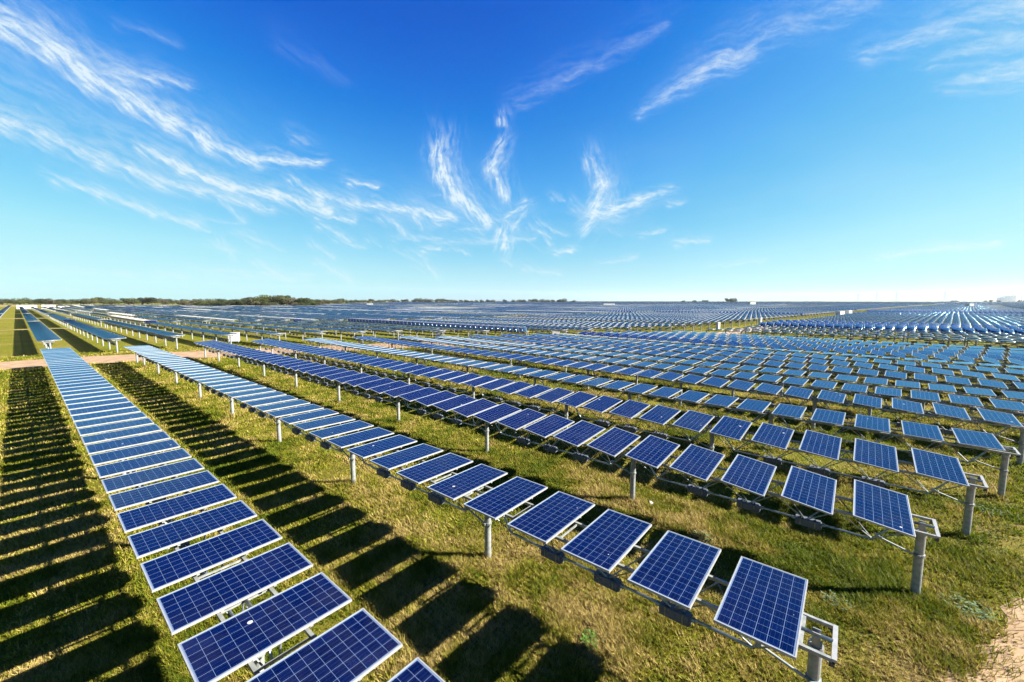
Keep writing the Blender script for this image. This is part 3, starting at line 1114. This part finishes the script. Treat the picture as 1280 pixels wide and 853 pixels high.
# everything beyond the nearest three hundred trackers: one object
V, F, MI, UV = [], [], [], []
base = 0
for i, f in enumerate(STUFF):
    x, y, n, rho, tau, z, kk, jj = f
    d = depth(f)
    if d > 2300:
        continue
    g = 1 if d < 650 else (5 if d < 1100 else 21)
    pv, m = panel_boxes(x, y, n, rho, tau, g)
    fc = box_faces(m, base)
    V.append(pv)
    F.append(fc)
    MI.append(np.tile([2, 0, 1, 1, 1, 1], m))
    base += len(pv)
    if d < 500:
        fv_, k = simple_frame_boxes(n, x, y)
        V.append(fv_)
        F.append(box_faces(k, base))
        MI.append(np.full(6 * k, 2))
        base += len(fv_)
print("far trackers", len(STUFF), "things", len(THINGS), "verts", base)
V, F, MI = np.vstack(V), np.vstack(F), np.concatenate(MI)
so = obj("distant_solar_trackers", mesh_np("distant_solar_trackers", V, F, [M_CELLF, M_ALU, M_GALV], MI, np.tile(UVQ, (len(F), 1))))
so["kind"] = "stuff"
so["label"] = "thousands of blue tracker panels running to the skyline"


# ------------------------------------------------------------------ inverter buildings and cabinets
def cabinet(x, y, w, d, h, leg, yaw, label, group=None):
    t = obj("electrical_cabinet", None, None, (x, y, 0), (0, 0, yaw))
    tag(t, label, "electrical cabinet", group)
    b = MB()
    b.box(-w / 2, w / 2, -d / 2, d / 2, leg, leg + h, 0)
    b.box(-w / 2 - 0.04, w / 2 + 0.04, -d / 2 - 0.04, d / 2 + 0.04, leg + h + 0.002, leg + h + 0.05, 0)
    obj("housing", b.mesh("housing", [M_WHITE]), t)
    b = MB()
    b.box(-w / 2 + 0.06, w / 2 - 0.06, -d / 2 - 0.025, -d / 2 - 0.003, leg + 0.06, leg + h - 0.06, 0)
    dr = obj("door", b.mesh("door", [M_WHITE]), t)
    b = MB()
    b.box(-0.09, 0.05, -d / 2 - 0.05, -d / 2 - 0.028, leg + h * 0.72, leg + h * 0.78, 0)
    obj("handle", b.mesh("handle", [M_BLACK]), dr)
    for sx in (-1, 1):
        for sy in (-1, 1):
            b = MB()
            b.box(sx * (w / 2 - 0.08) - 0.03, sx * (w / 2 - 0.08) + 0.03, sy * (d / 2 - 0.06) - 0.03, sy * (d / 2 - 0.06) + 0.03, -0.05, leg - 0.002, 0)
            obj("leg", b.mesh("leg", [M_GALV]), t)
    return t


def shelter(x, y, w, d, h, yaw, label, group=None):
    t = obj("inverter_building", None, None, (x, y, 0), (0, 0, yaw))
    tag(t, label, "building", group)
    b = MB()
    b.box(-w / 2, w / 2, -d / 2, d / 2, 0.32, h - 0.12, 0)
    n = int(w / 0.6)
    for k in range(1, n):       # ribs of the cladding
        b.box(-w / 2 + k * w / n - 0.03, -w / 2 + k * w / n + 0.03, -d / 2 - 0.03, -d / 2 - 0.001, 0.4, h - 0.2, 0)
    obj("wall", b.mesh("wall", [M_WHITE]), t)
    b = MB()
    b.box(-w / 2 - 0.12, w / 2 + 0.12, -d / 2 - 0.12, d / 2 + 0.12, h - 0.118, h, 0)
    obj("roof", b.mesh("roof", [M_WHITE]), t)
    b = MB()
    b.box(-w / 2 - 0.2, w / 2 + 0.2, -d / 2 - 0.2, d / 2 + 0.2, -0.1, 0.318, 0)
    obj("foundation", b.mesh("foundation", [M_CONC]), t)
    for q in (-0.28, 0.3):
        b = MB()
        b.box(q * w - 0.5, q * w + 0.5, -d / 2 - 0.07, -d / 2 - 0.032, 0.4, min(2.5, h - 0.3), 0)
        dr = obj("door", b.mesh("door", [M_DOOR]), t)
        b = MB()
        b.box(q * w + 0.32, q * w + 0.4, -d / 2 - 0.12, -d / 2 - 0.072, 1.25, 1.45, 0)
        obj("handle", b.mesh("handle", [M_BLACK]), dr)
    b = MB()
    for s in range(6):
        b.box(w / 2 + 0.002, w / 2 + 0.07, -d * 0.3, d * 0.3, 0.9 + s * 0.22, 1.02 + s * 0.22, 0)
    obj("vent", b.mesh("vent", [M_DOOR]), t)
    return t


cabinet(20.5, 71.2, 1.42, 0.5, 1.28, 0.42, R(-34), "white square cabinet on legs beside a tracker end just past the dirt road")
cabinet(46.4, 54.6, 0.95, 0.5, 1.5, 0.3, R(-40), "white upright cabinet in the grass beyond the dirt road near the middle")
cabinet(40.7, 57.3, 0.6, 0.4, 0.7, 0.2, R(-40), "small low white box in the grass left of the upright white cabinet")
cabinet(98.6, 21.4, 0.6, 0.5, 1.6, 0.2, R(-30), "narrow tall white cabinet beside the grass strip right of the centre")
cabinet(125, 17.0, 0.55, 0.5, 1.9, 0.1, R(-30), "tall pale cabinet standing in front of the tipped dark panels")
shelter(5.6, 519, 10.5, 3, 3.2, R(-8), "long white inverter building at the far left end of the grass lanes")
shelter(17.0, 509, 7.5, 3, 3.3, R(-8), "second, shorter white inverter building beside the long one at the far left")
cabinet(57.6, 37.6, 1.3, 0.6, 1.1, 0.3, R(-45), "white cabinet just beyond the front block at the middle of the picture")
cabinet(227, 1.2, 2.6, 2.0, 1.9, 0.25, R(-35), "wide white cabinet beside the road in the right part of the field")
cabinet(231, -1.6, 1.9, 1.8, 2.2, 0.2, R(-35), "taller bright white cabinet right of the wide one beside the field road")
shelter(655, 101, 9, 5, 5.4, R(-35), "small distant white building above the panel rows right of the centre")
shelter(436, 212, 14, 4, 3.6, R(-40), "distant long white building among the panels at the middle of the field")
shelter(22, 470, 3.0, 2.4, 2.6, R(-10), "small white hut right of the two long buildings at the far left")
shelter(287, 470, 7, 3, 3.4, R(-35), "distant white building below the end of the wood left of the centre")
shelter(560, -90, 6, 3, 4.2, R(-35), "tiny white building at the start of the sandy strip on the far right")


# ------------------------------------------------------------------ trees
def make_tree_meshes(seed, tone):
    r = np.random.default_rng(seed)
    # trunk and limbs
    b = MB()
    lean = r.normal(0, 0.03, 2)
    b.tube((0, 0, -0.02), (lean[0], lean[1], 0.34), 0.035, 7, 0, 0.022)
    for k in range(6):
        a = k * 1.05 + r.random()
        q = (lean[0] + math.cos(a) * 0.3, lean[1] + math.sin(a) * 0.3, 0.55 + 0.25 * r.random())
        b.tube((lean[0] * 0.8, lean[1] * 0.8, 0.22 + 0.1 * r.random()), q, 0.016, 5, 0, 0.006)
    tr = b.mesh("trunk", [M_BARK])
    # crown of leaf clumps
    n_l = 9 + int(r.integers(0, 5))
    cs = []
    for k in range(n_l):
        a = r.random() * 6.28
        q = r.random() ** 0.6 * 0.42
        cs.append((math.cos(a) * q, math.sin(a) * q, 0.26 + 0.55 * r.random() * (1 - q), 0.14 + 0.13 * r.random()))
    cs = np.array(cs)
    n = 2200
    ci = r.integers(0, n_l, n)
    d = r.normal(0, 1, (n, 3))
    d /= np.linalg.norm(d, axis=1)[:, None]
    rad = cs[ci, 3][:, None] * (0.45 + 0.62 * r.random((n, 1)) ** 0.5)
    p = cs[ci, :3] + d * rad * np.array([1, 1, 0.8])
    p[:, 2] = np.clip(p[:, 2], 0.02, None)
    sz = 0.014 + 0.024 * r.random(n)
    u = r.normal(0, 1, (n, 3))
    u /= np.linalg.norm(u, axis=1)[:, None]
    w = np.cross(u, d + r.normal(0, 0.5, (n, 3)))
    w /= np.linalg.norm(w, axis=1)[:, None] + 1e-9
    v = np.zeros((n, 4, 3))
    v[:, 0] = p - u * sz[:, None]
    v[:, 1] = p - w * sz[:, None] * 0.8
    v[:, 2] = p + u * sz[:, None]
    v[:, 3] = p + w * sz[:, None] * 0.8
    base = np.array(tone) * 0.52
    clump = 0.72 + 0.6 * r.random(n_l)
    c = base[None] * clump[ci][:, None] * (0.75 + 0.5 * r.random((n, 1)))
    col = np.ones((n, 4, 4), np.float32)
    col[..., :3] = c[:, None, :]
    cr = mesh_np("crown", v.reshape(-1, 3), np.arange(n * 4).reshape(n, 4), [M_LEAF], None, None, col.reshape(-1, 4))
    return tr, cr


TONES = [(0.050, 0.062, 0.018), (0.068, 0.080, 0.024), (0.085, 0.088, 0.038), (0.042, 0.056, 0.016), (0.075, 0.092, 0.020), (0.100, 0.092, 0.050)]
TREEM = [make_tree_meshes(50 + i, TONES[i]) for i in range(6)]
TDESC = ["dark olive", "mid green", "grey-green", "deep green", "bright green", "thin brownish"]
TREES = [(-38.7, 1133.4, 10.0, 0), (-33.5, 1127.1, 9.6, 0), (-30.3, 1123.2, 9.7, 2), (-24.9, 1116.6, 9.2, 1), (-20.3, 1111.0, 9.8, 1), (-14.8, 1104.4, 10.1, 0), (-9.3, 1097.7, 9.8, 2), (-2.7, 1125.0, 6.7, 5), (3.9, 1022.2, 9.7, 4), (8.9, 1096.1, 11.2, 1), (14.8, 1147.8, 9.1, 4), (21.9, 1156.4, 9.4, 5), (25.1, 996.5, 9.0, 3), (32.6, 1086.2, 9.8, 1), (34.1, 991.2, 10.5, 0), (37.8, 957.4, 9.2, 5), (47.3, 1057.9, 8.1, 1), (46.5, 960.0, 8.3, 3), (55.4, 1045.5, 8.3, 2), (62.9, 1067.1, 9.4, 0), (68.1, 1045.2, 9.1, 1), (64.7, 934.5, 9.5, 0), (70.7, 965.9, 8.7, 2), (73.3, 920.0, 10.6, 2), (88.7, 1044.9, 11.3, 4), (96.1, 1051.4, 11.6, 3), (97.8, 1014.4, 10.7, 1), (107.1, 1052.4, 11.4, 1), (98.0, 914.8, 8.6, 4), (98.8, 885.6, 9.1, 1), (119.3, 1026.4, 8.4, 4), (123.6, 1003.1, 10.2, 3), (125.6, 966.8, 10.8, 4), (116.6, 861.6, 9.8, 1), (137.3, 968.0, 11.1, 0), (136.8, 930.2, 10.6, 3), (141.9, 914.0, 12.0, 2), (145.5, 904.7, 10.8, 3), (162.3, 957.7, 11.4, 2), (146.0, 826.8, 9.6, 5), (156.1, 846.3, 8.7, 3), (170.4, 891.8, 8.1, 4), (163.4, 815.9, 8.5, 5), (168.8, 813.2, 8.2, 3), (180.7, 839.3, 8.1, 2), (127.4, 627.3, 7.5, 2), (139.9, 664.2, 7.0, 1), (123.8, 571.5, 7.3, 5), (129.4, 578.1, 7.6, 1), (146.7, 638.3, 8.5, 2), (122.8, 528.5, 4.7, 3), (140.6, 589.6, 8.4, 1), (126.3, 524.1, 5.1, 4), (146.4, 593.1, 9.1, 0), (129.7, 520.0, 4.9, 0), (140.0, 550.7, 8.6, 1), (132.7, 516.4, 6.0, 4), (158.8, 602.7, 8.4, 0), (136.3, 512.0, 5.2, 3), (143.8, 533.0, 7.9, 3), (171.9, 620.0, 7.4, 2), (152.7, 536.1, 7.6, 0), (162.5, 551.6, 7.6, 3), (181.0, 595.0, 7.9, 1), (163.0, 523.3, 9.0, 0), (181.9, 572.5, 9.2, 3), (178.5, 546.6, 9.7, 3), (174.2, 520.9, 9.5, 5), (162.2, 480.5, 6.0, 2), (173.3, 504.9, 10.2, 4), (165.2, 476.8, 4.6, 3), (191.4, 542.5, 12.4, 4), (168.3, 472.9, 5.0, 1), (189.1, 523.3, 12.1, 4), (171.2, 469.5, 4.6, 2), (185.8, 503.5, 12.0, 0), (173.6, 466.5, 5.0, 1), (203.0, 538.0, 13.1, 0), (193.2, 499.4, 12.4, 2), (219.2, 549.8, 11.8, 3), (227.2, 552.7, 10.8, 0), (186.8, 450.5, 5.3, 5), (202.8, 483.6, 10.4, 5), (202.4, 470.8, 9.5, 2), (192.4, 443.6, 4.9, 4), (202.5, 459.2, 8.5, 3), (232.1, 511.1, 8.3, 4), (199.3, 435.3, 5.8, 4), (225.3, 485.1, 7.4, 3), (246.2, 517.3, 8.8, 5), (353.2, 728.9, 9.5, 0), (375.0, 754.1, 9.6, 5), (400.9, 784.1, 8.9, 0), (419.3, 805.5, 9.9, 2), (438.9, 828.1, 10.3, 3), (469.8, 863.8, 9.1, 4), (502.8, 902.1, 9.3, 0), (536.2, 940.6, 10.2, 0), (566.5, 975.8, 8.7, 0), (597.9, 1012.0, 10.8, 5), (636.3, 1056.5, 9.1, 5), (675.8, 1102.1, 11.0, 3), (806.0, 1280.5, 8.8, 5), (813.8, 1271.1, 11.1, 0), (826.2, 1256.1, 10.3, 4), (836.3, 1243.8, 11.8, 2), (847.0, 1230.9, 12.5, 1), (855.3, 1220.7, 8.7, 4), (865.4, 1208.6, 9.7, 3), (874.9, 1197.1, 11.0, 3), (889.2, 1179.8, 11.5, 5), (896.5, 1170.9, 15.3, 1), (904.5, 1161.2, 15.6, 1), (915.7, 1147.7, 14.0, 1), (929.3, 1131.2, 14.0, 5), (943.2, 1114.4, 13.7, 4), (954.6, 1100.5, 14.2, 2), (964.0, 1089.2, 9.8, 3), (975.6, 1075.2, 12.6, 5), (984.3, 1064.6, 10.2, 5), (995.8, 1050.8, 9.2, 3), (1007.5, 1036.6, 11.2, 0), (1021.1, 1020.1, 8.7, 0), (1033.0, 1005.6, 9.6, 4), (1042.6, 994.1, 10.6, 2), (1056.5, 977.3, 12.0, 0), (1067.3, 964.2, 10.3, 4), (1143.5, 974.0, 12.5, 0), (1166.1, 946.7, 11.0, 1), (1179.3, 930.7, 12.8, 5), (1190.6, 917.0, 12.2, 0), (1207.6, 896.5, 12.8, 2), (1218.9, 882.8, 14.0, 4), (1232.1, 866.8, 13.1, 1), (1245.3, 850.8, 12.5, 5), (1258.5, 834.9, 11.0, 2), (1275.5, 814.3, 13.4, 0), (1283.0, 805.2, 14.6, 4), (1307.6, 775.5, 9.2, 4), (1642.9, 481.7, 9.4, 0), (1668.6, 450.5, 10.3, 0), (1692.5, 421.8, 10.6, 1), (1700.4, 412.2, 10.0, 4), (1754.0, 347.3, 16.5, 2), (1763.9, 335.3, 16.9, 4), (1761.9, 337.7, 14.4, 0), (2853.1, -400.7, 10.1, 5), (2865.5, -415.6, 10.1, 0), (2957.0, -526.1, 10.1, 0), (2971.9, -544.0, 10.1, 3), (2996.7, -573.9, 10.1, 5), (3063.5, -654.6, 10.1, 1), (3075.9, -669.6, 10.1, 1)]


def tree_zone(x, y):
    a = math.degrees(math.atan2(x, y))
    if a < 8.5:
        return "in the treeline behind the fallow field"
    if a < 22:
        return "in the long low wood"
    if a < 31:
        return "in the wood's tallest stretch"
    if a < 50:
        return "in the thin middle treeline"
    if a < 60:
        return "among the lone skyline trees"
    return "far off on the right skyline beyond the panels"


zc = {}
for (x, y, h, kd) in sorted(TREES, key=lambda q: math.atan2(q[0], q[1])):
    t = obj("tree", None, None, (x, y, 0), (0, 0, random.random() * 6.28))
    wd = h * random.uniform(1.5, 2.1)
    t.scale = (wd, wd * random.uniform(0.85, 1.15), h * 1.36)
    z = tree_zone(x, y)
    zc[z] = zc.get(z, 0) + 1
    tag(t, f"{TDESC[kd]} tree, {ordinal(zc[z])} from the left {z}", "tree", "trees " + z)
    obj("trunk", TREEM[kd][0], t)
    obj("crown", TREEM[kd][1], t)

# ------------------------------------------------------------------ far skyline: pylons and town
def pylon(x, y, h, label, group):
    t = obj("transmission_pylon", None, None, (x, y, 0), (0, 0, R(-40)))
    tag(t, label, "pylon", group)
    b = MB()
    for sx in (-1, 1):
        for sy in (-1, 1):
            b.tube((sx * h * 0.09, sy * h * 0.09, 0), (sx * h * 0.015, sy * h * 0.015, h), h * 0.004, 4)
    for k in range(8):
        z0, z1 = h * k / 8, h * (k + 1) / 8
        w0, w1 = h * (0.09 - 0.075 * k / 8), h * (0.09 - 0.075 * (k + 1) / 8)
        b.tube((-w0, -w0, z0), (w1, -w1, z1), h * 0.0025, 4)
        b.tube((w0, w0, z0), (-w1, w1, z1), h * 0.0025, 4)
    obj("tower", b.mesh("tower", [M_GALV]), t)
    for z in (0.72, 0.84, 0.94):
        b = MB()
        b.bar((-h * 0.14, 0, h * z), (h * 0.14, 0, h * z), h * 0.006, h * 0.006)
        obj("crossarm", b.mesh("crossarm", [M_GALV]), t)


for i, (x, y) in enumerate([(3349, -64), (3424, -154), (3505, -251), (3699, -485), (3742, -536), (3784, -586), (2633, 796)]):
    pylon(x, y, [52, 60, 60, 66, 40, 50, 34][i] * (1.0 if i != 6 else 0.8), f"faint thin lattice pylon, {ordinal(i + 1)} from the left on the right skyline" if i < 6 else "faint lattice pylon alone on the skyline right of the last trees",
          "pylons on the right skyline" if i < 6 else None)


def tower_block(x, y, w, d, h, label, group=None, stack=False):
    t = obj("tower_block" if not stack else "chimney_stack", None, None, (x, y, 0), (0, 0, R(-78)))
    tag(t, label, "building" if not stack else "chimney", group)
    b = MB()
    if stack:
        b.tube((0, 0, 0), (0, 0, h), w / 2, 14, 0, w / 3)
        obj("shaft", b.mesh("shaft", [M_PALE]), t)
    else:
        b.box(-w / 2, w / 2, -d / 2, d / 2, 0, h)
        obj("wall", b.mesh("wall", [M_PALE]), t)
        b = MB()
        b.box(-w / 5, w / 5, -d / 4, d / 4, h + 0.01, h * 1.08)
        obj("roof", b.mesh("roof", [M_PALE]), t)
        b = MB()
        nf = int(h / 9)
        for k in range(nf):
            b.box(-w / 2 + 2, w / 2 - 2, -d / 2 - 0.4, -d / 2 - 0.01, 4 + k * 9, 8 + k * 9)
        o = obj("window_band", b.mesh("window_band", [M_DOOR]), t)


C0 = Vector((8620, -1745, 0))
side = Vector((0.70, -0.72, 0)).normalized()
for off, w, h, lab in [(-110, 80, 55, "low wide pale block at the left of the faint power station"), (-30, 80, 74, "bulky pale block in the middle of the faint power station"),
                       (40, 50, 84, "tall pale block in the faint power station on the right skyline")]:
    p = C0 + side * off
    tower_block(p.x, p.y, w, 60, h, lab)
for off, w, h, lab in [(20, 10, 135, "tallest thin chimney of the faint power station on the right skyline"), (110, 16, 95, "thin chimney right of the power station blocks"),
                       (160, 20, 105, "left one of two thick chimneys at the right end of the power station"), (190, 20, 108, "rightmost thick chimney at the end of the power station")]:
    p = C0 + side * off
    tower_block(p.x, p.y, w, w, h, lab, None, True)


# ------------------------------------------------------------------ grass blades in front
def in_road(px, py):
    d = np.full(px.shape, 1e9)
    step = 4
    Q = ROAD[::step]
    for q in Q:
        if q[0] > 90:
            break
        d = np.minimum(d, (px - q[0]) ** 2 + (py - q[1]) ** 2)
    road_d = np.sqrt(d)
    tr = (px - 10) * 0.31 + py + 1.98 + (fbm(px * 0.8, py * 0.8, 77, 4) - 0.5) * 2.6   # edge of the sandy track
    return road_d, tr


def grass(n_target):
    r = RNG
    rr0, rr1 = 4.0, 75.0
    # radius density ~ r * min(1,(9/r)^2)
    u = r.random(n_target * 2)
    frac = (81 - 16) / 2 / ((81 - 16) / 2 + 81 * math.log(rr1 / 9))
    near = u < frac
    rad = np.where(near, np.sqrt(16 + (81 - 16) * r.random(len(u))), 9 * (rr1 / 9) ** r.random(len(u)))
    ang = R(-9) + R(122) * r.random(len(u))
    px, py = rad * np.sin(ang), rad * np.cos(ang)
    # tufts: pull blades towards random tuft centres
    cl = 0.13
    gx, gy = np.floor(px / cl), np.floor(py / cl)
    h1 = np.sin(gx * 127.1 + gy * 311.7) * 43758.5
    h2 = np.sin(gx * 269.5 + gy * 183.3) * 43758.5
    h1 -= np.floor(h1)
    h2 -= np.floor(h2)
    pull = 0.30
    px = px * (1 - pull) + (gx + h1) * cl * pull
    py = py * (1 - pull) + (gy + h2) * cl * pull
    road_d, tr = in_road(px, py)
    keep = (road_d > 3.9 + 0.5 * r.random(len(px))) & ((tr > -0.1) | (r.random(len(px)) < np.exp(np.minimum(tr, 0) * 2.2) * 0.35))
    thick = fbm(px * 0.55, py * 0.55, 21, 5)
    keep &= r.random(len(px)) < np.clip((thick - 0.27) * 2.8, 0.12, 1.0)
    px, py, rad, gx, gy, thick = px[keep][:n_target], py[keep][:n_target], rad[keep][:n_target], gx[keep][:n_target], gy[keep][:n_target], thick[keep][:n_target]
    n = len(px)
    # ranker growth round the feet of the posts
    ex_, ey_ = [], []
    for (x0, s0, s1, sl, rho, tau) in NEAR[:9]:
        for k_ in range(10):
            yy = s0 - 0.673 + 5 * PITCH * k_
            if yy < s1:
                m_ = 170
                rr_ = 0.08 + 0.42 * r.random(m_) ** 1.6
                aa_ = r.random(m_) * 6.283
                ex_.append(x0 + sl * yy + rr_ * np.cos(aa_))
                ey_.append(yy + rr_ * np.sin(aa_))
    ex_, ey_ = np.concatenate(ex_), np.concatenate(ey_)
    tall = np.concatenate([np.ones(len(px)), 1.5 + r.random(len(ex_))])
    px, py = np.concatenate([px, ex_]), np.concatenate([py, ey_])
    n = len(px)
    rad = np.hypot(px, py)
    gx, gy = np.floor(px / cl), np.floor(py / cl)
    thick = np.concatenate([thick, np.full(len(ex_), 0.55)])
    lod = np.clip(rad / 9, 1, 8) ** 0.85
    h = (0.04 + 0.07 * r.random(n)) * (0.25 + 1.9 * np.clip(0.5 * thick + 0.9 * (fbm(px * 2.3, py * 2.3, 88, 3) - 0.3), 0.1, 0.9)) * (0.85 + 0.15 * lod) * tall
    w = (0.0035 + 0.0042 * r.random(n)) * lod * 1.2
    a = r.random(n) * 6.283
    lean = (0.35 + 0.9 * r.random(n)) * h
    dx, dy = np.cos(a), np.sin(a)
    b = a + 1.57 + r.normal(0, 0.4, n)
    ex, ey = np.cos(b) * w, np.sin(b) * w
    v = np.zeros((n, 3, 3))
    v[:, 0] = np.stack([px - ex, py - ey, np.zeros(n)], 1)
    v[:, 1] = np.stack([px + ex, py + ey, np.zeros(n)], 1)
    v[:, 2] = np.stack([px + dx * lean, py + dy * lean, h], 1)
    # colour of the plant itself: green, olive and straw, in patches and from tuft to tuft
    hh = np.sin(gx * 12.9898 + gy * 78.233) * 43758.5453
    hh -= np.floor(hh)
    patch = 0.5 * fbm(px * 0.33, py * 0.33, 61, 5) + 0.5 * fbm(px * 1.6, py * 1.6, 64, 4)
    dry = np.clip((patch - 0.5) * 3.4 + 0.40 + (hh - 0.5) * 0.5 + r.normal(0, 0.22, n), 0, 1)
    g = np.array([0.0550, 0.0757, 0.0028])
    o = np.array([0.1342, 0.1238, 0.0083])
    s = np.array([0.2408, 0.1823, 0.0619])
    t1 = np.clip(dry * 2, 0, 1)[:, None]
    t2 = np.clip(dry * 2 - 1, 0, 1)[:, None]
    c = g * (1 - t1) + o * t1
    c = c * (1 - t2) + s * t2
    c = c * (0.55 + 1.2 * r.random((n, 1)))
    col = np.ones((n, 3, 4), np.float32)
    col[..., :3] = c[:, None, :]
    return mesh_np("grass", v.reshape(-1, 3), np.arange(n * 3).reshape(n, 3), [M_BLADE], None, None, col.reshape(-1, 4))


go = obj("grass", grass(1500000))
go["kind"] = "stuff"
go["label"] = "green and straw coloured grass between the tracker rows"
go["category"] = "grass"


# ------------------------------------------------------------------ broadleaf weeds, litter
def weed_mesh(seed, tone, spread, n):
    r = np.random.default_rng(seed)
    V_, C_ = [], []
    for k in range(n):
        a = r.random() * 6.283
        q = spread * r.random() ** 0.6
        cx, cy, cz = math.cos(a) * q, math.sin(a) * q, 0.03 + 0.12 * r.random() * (1 - q / spread * 0.5)
        b = r.random() * 6.283
        L, w = 0.03 + 0.035 * r.random(), 0.013 + 0.014 * r.random()
        d = Vector((math.cos(b), math.sin(b), r.normal(0.25, 0.3))).normalized()
        s = d.cross(Vector((0, 0, 1))).normalized()
        c = Vector((cx, cy, cz))
        for p in (c - d * L, c - s * w + d * 0.1 * L, c + d * L, c + s * w + d * 0.1 * L):
            V_.append(tuple(p))
        t = np.array(tone) * (0.7 + 0.6 * r.random())
        C_ += [(t[0], t[1], t[2], 1)] * 4
    return mesh_np("weed", np.array(V_), np.arange(len(V_)).reshape(-1, 4), [M_BLADE], None, None, np.array(C_))


WEEDS = [(12.3, -2.44, 0.42, 150, (0.096, 0.144, 0.066), "large grey-green leafy weed clump by the sandy track"),
         (6.5, 3.35, 0.22, 60, (0.060, 0.132, 0.018), "bright green leafy weed between the two nearest rows"),
         (11.5, 2.6, 0.3, 70, (0.102, 0.150, 0.072), "pale leafy weed patch under the third row"),
         (18.6, -3.85, 0.35, 70, (0.102, 0.150, 0.072), "pale leafy weed patch near the end post of the fourth row"),
         (10.8, -0.3, 0.3, 60, (0.090, 0.138, 0.066), "pale leafy weed patch between the near row ends"),
         (9.4, 1.5, 0.35, 70, (0.096, 0.132, 0.060), "pale leafy weed patch right of the second row"),
         (9.0, 5.2, 0.22, 40, (0.060, 0.120, 0.018), "green weed clump in the grass right of the second row"),
         (14.6, 16.5, 0.3, 50, (0.054, 0.120, 0.018), "bright green weed clump between the third and fourth rows"),
         (9.7, 12.2, 0.3, 50, (0.060, 0.126, 0.018), "bright green weed clump between the second and third rows"),
         (5.3, 13.5, 0.3, 50, (0.060, 0.126, 0.018), "green weed clump beside the striped shadow of the second row")]
for i, (x, y, sp, n, tone, lab) in enumerate(WEEDS):
    tag(obj("weed", weed_mesh(300 + i, tone, sp, n), None, (x, y, 0)), lab, "weed")

b = MB()
pts = [(-0.09, -0.03, 0.03), (0.0, -0.06, 0.05), (0.10, -0.01, 0.04), (0.08, 0.05, 0.07), (-0.02, 0.06, 0.05), (-0.1, 0.03, 0.06)]
b.v = pts + [(p[0], p[1], p[2] - 0.012) for p in pts]
b.f = [(0, 1, 4, 5), (1, 2, 3, 4), (11, 10, 7, 6), (10, 9, 8, 7)] + [(i, (i + 6), (i + 1) % 6 + 6, (i + 1) % 6) for i in range(6)]
b.m = [0] * len(b.f)
tag(obj("paper_scrap", b.mesh("paper_scrap", [M_WHITE]), None, (12.45, 4.4, 0.02), (0, 0, 0.5)), "small white scrap of litter lying in the grass under the third row", "litter")

# ------------------------------------------------------------------ haze
hz = MB()
hz.box(-3000, 10500, -4500, 4500, -1.0, 165)
hm = bpy.data.materials.new("haze")
hm.use_nodes = True
hm.node_tree.nodes.clear()
ho = hm.node_tree.nodes.new("ShaderNodeOutputMaterial")
hv = hm.node_tree.nodes.new("ShaderNodeVolumePrincipled")
hv.inputs["Color"].default_value = (0.80, 0.90, 1.0, 1)
hv.inputs["Density"].default_value = 0.000022
hv.inputs["Anisotropy"].default_value = 0.2
hm.node_tree.links.new(hv.outputs[0], ho.inputs["Volume"])
hz_o = obj("haze", hz.mesh("haze", [hm]))
hz_o["kind"] = "stuff"
hz_o["label"] = "thin pale haze over the far fields and skyline"
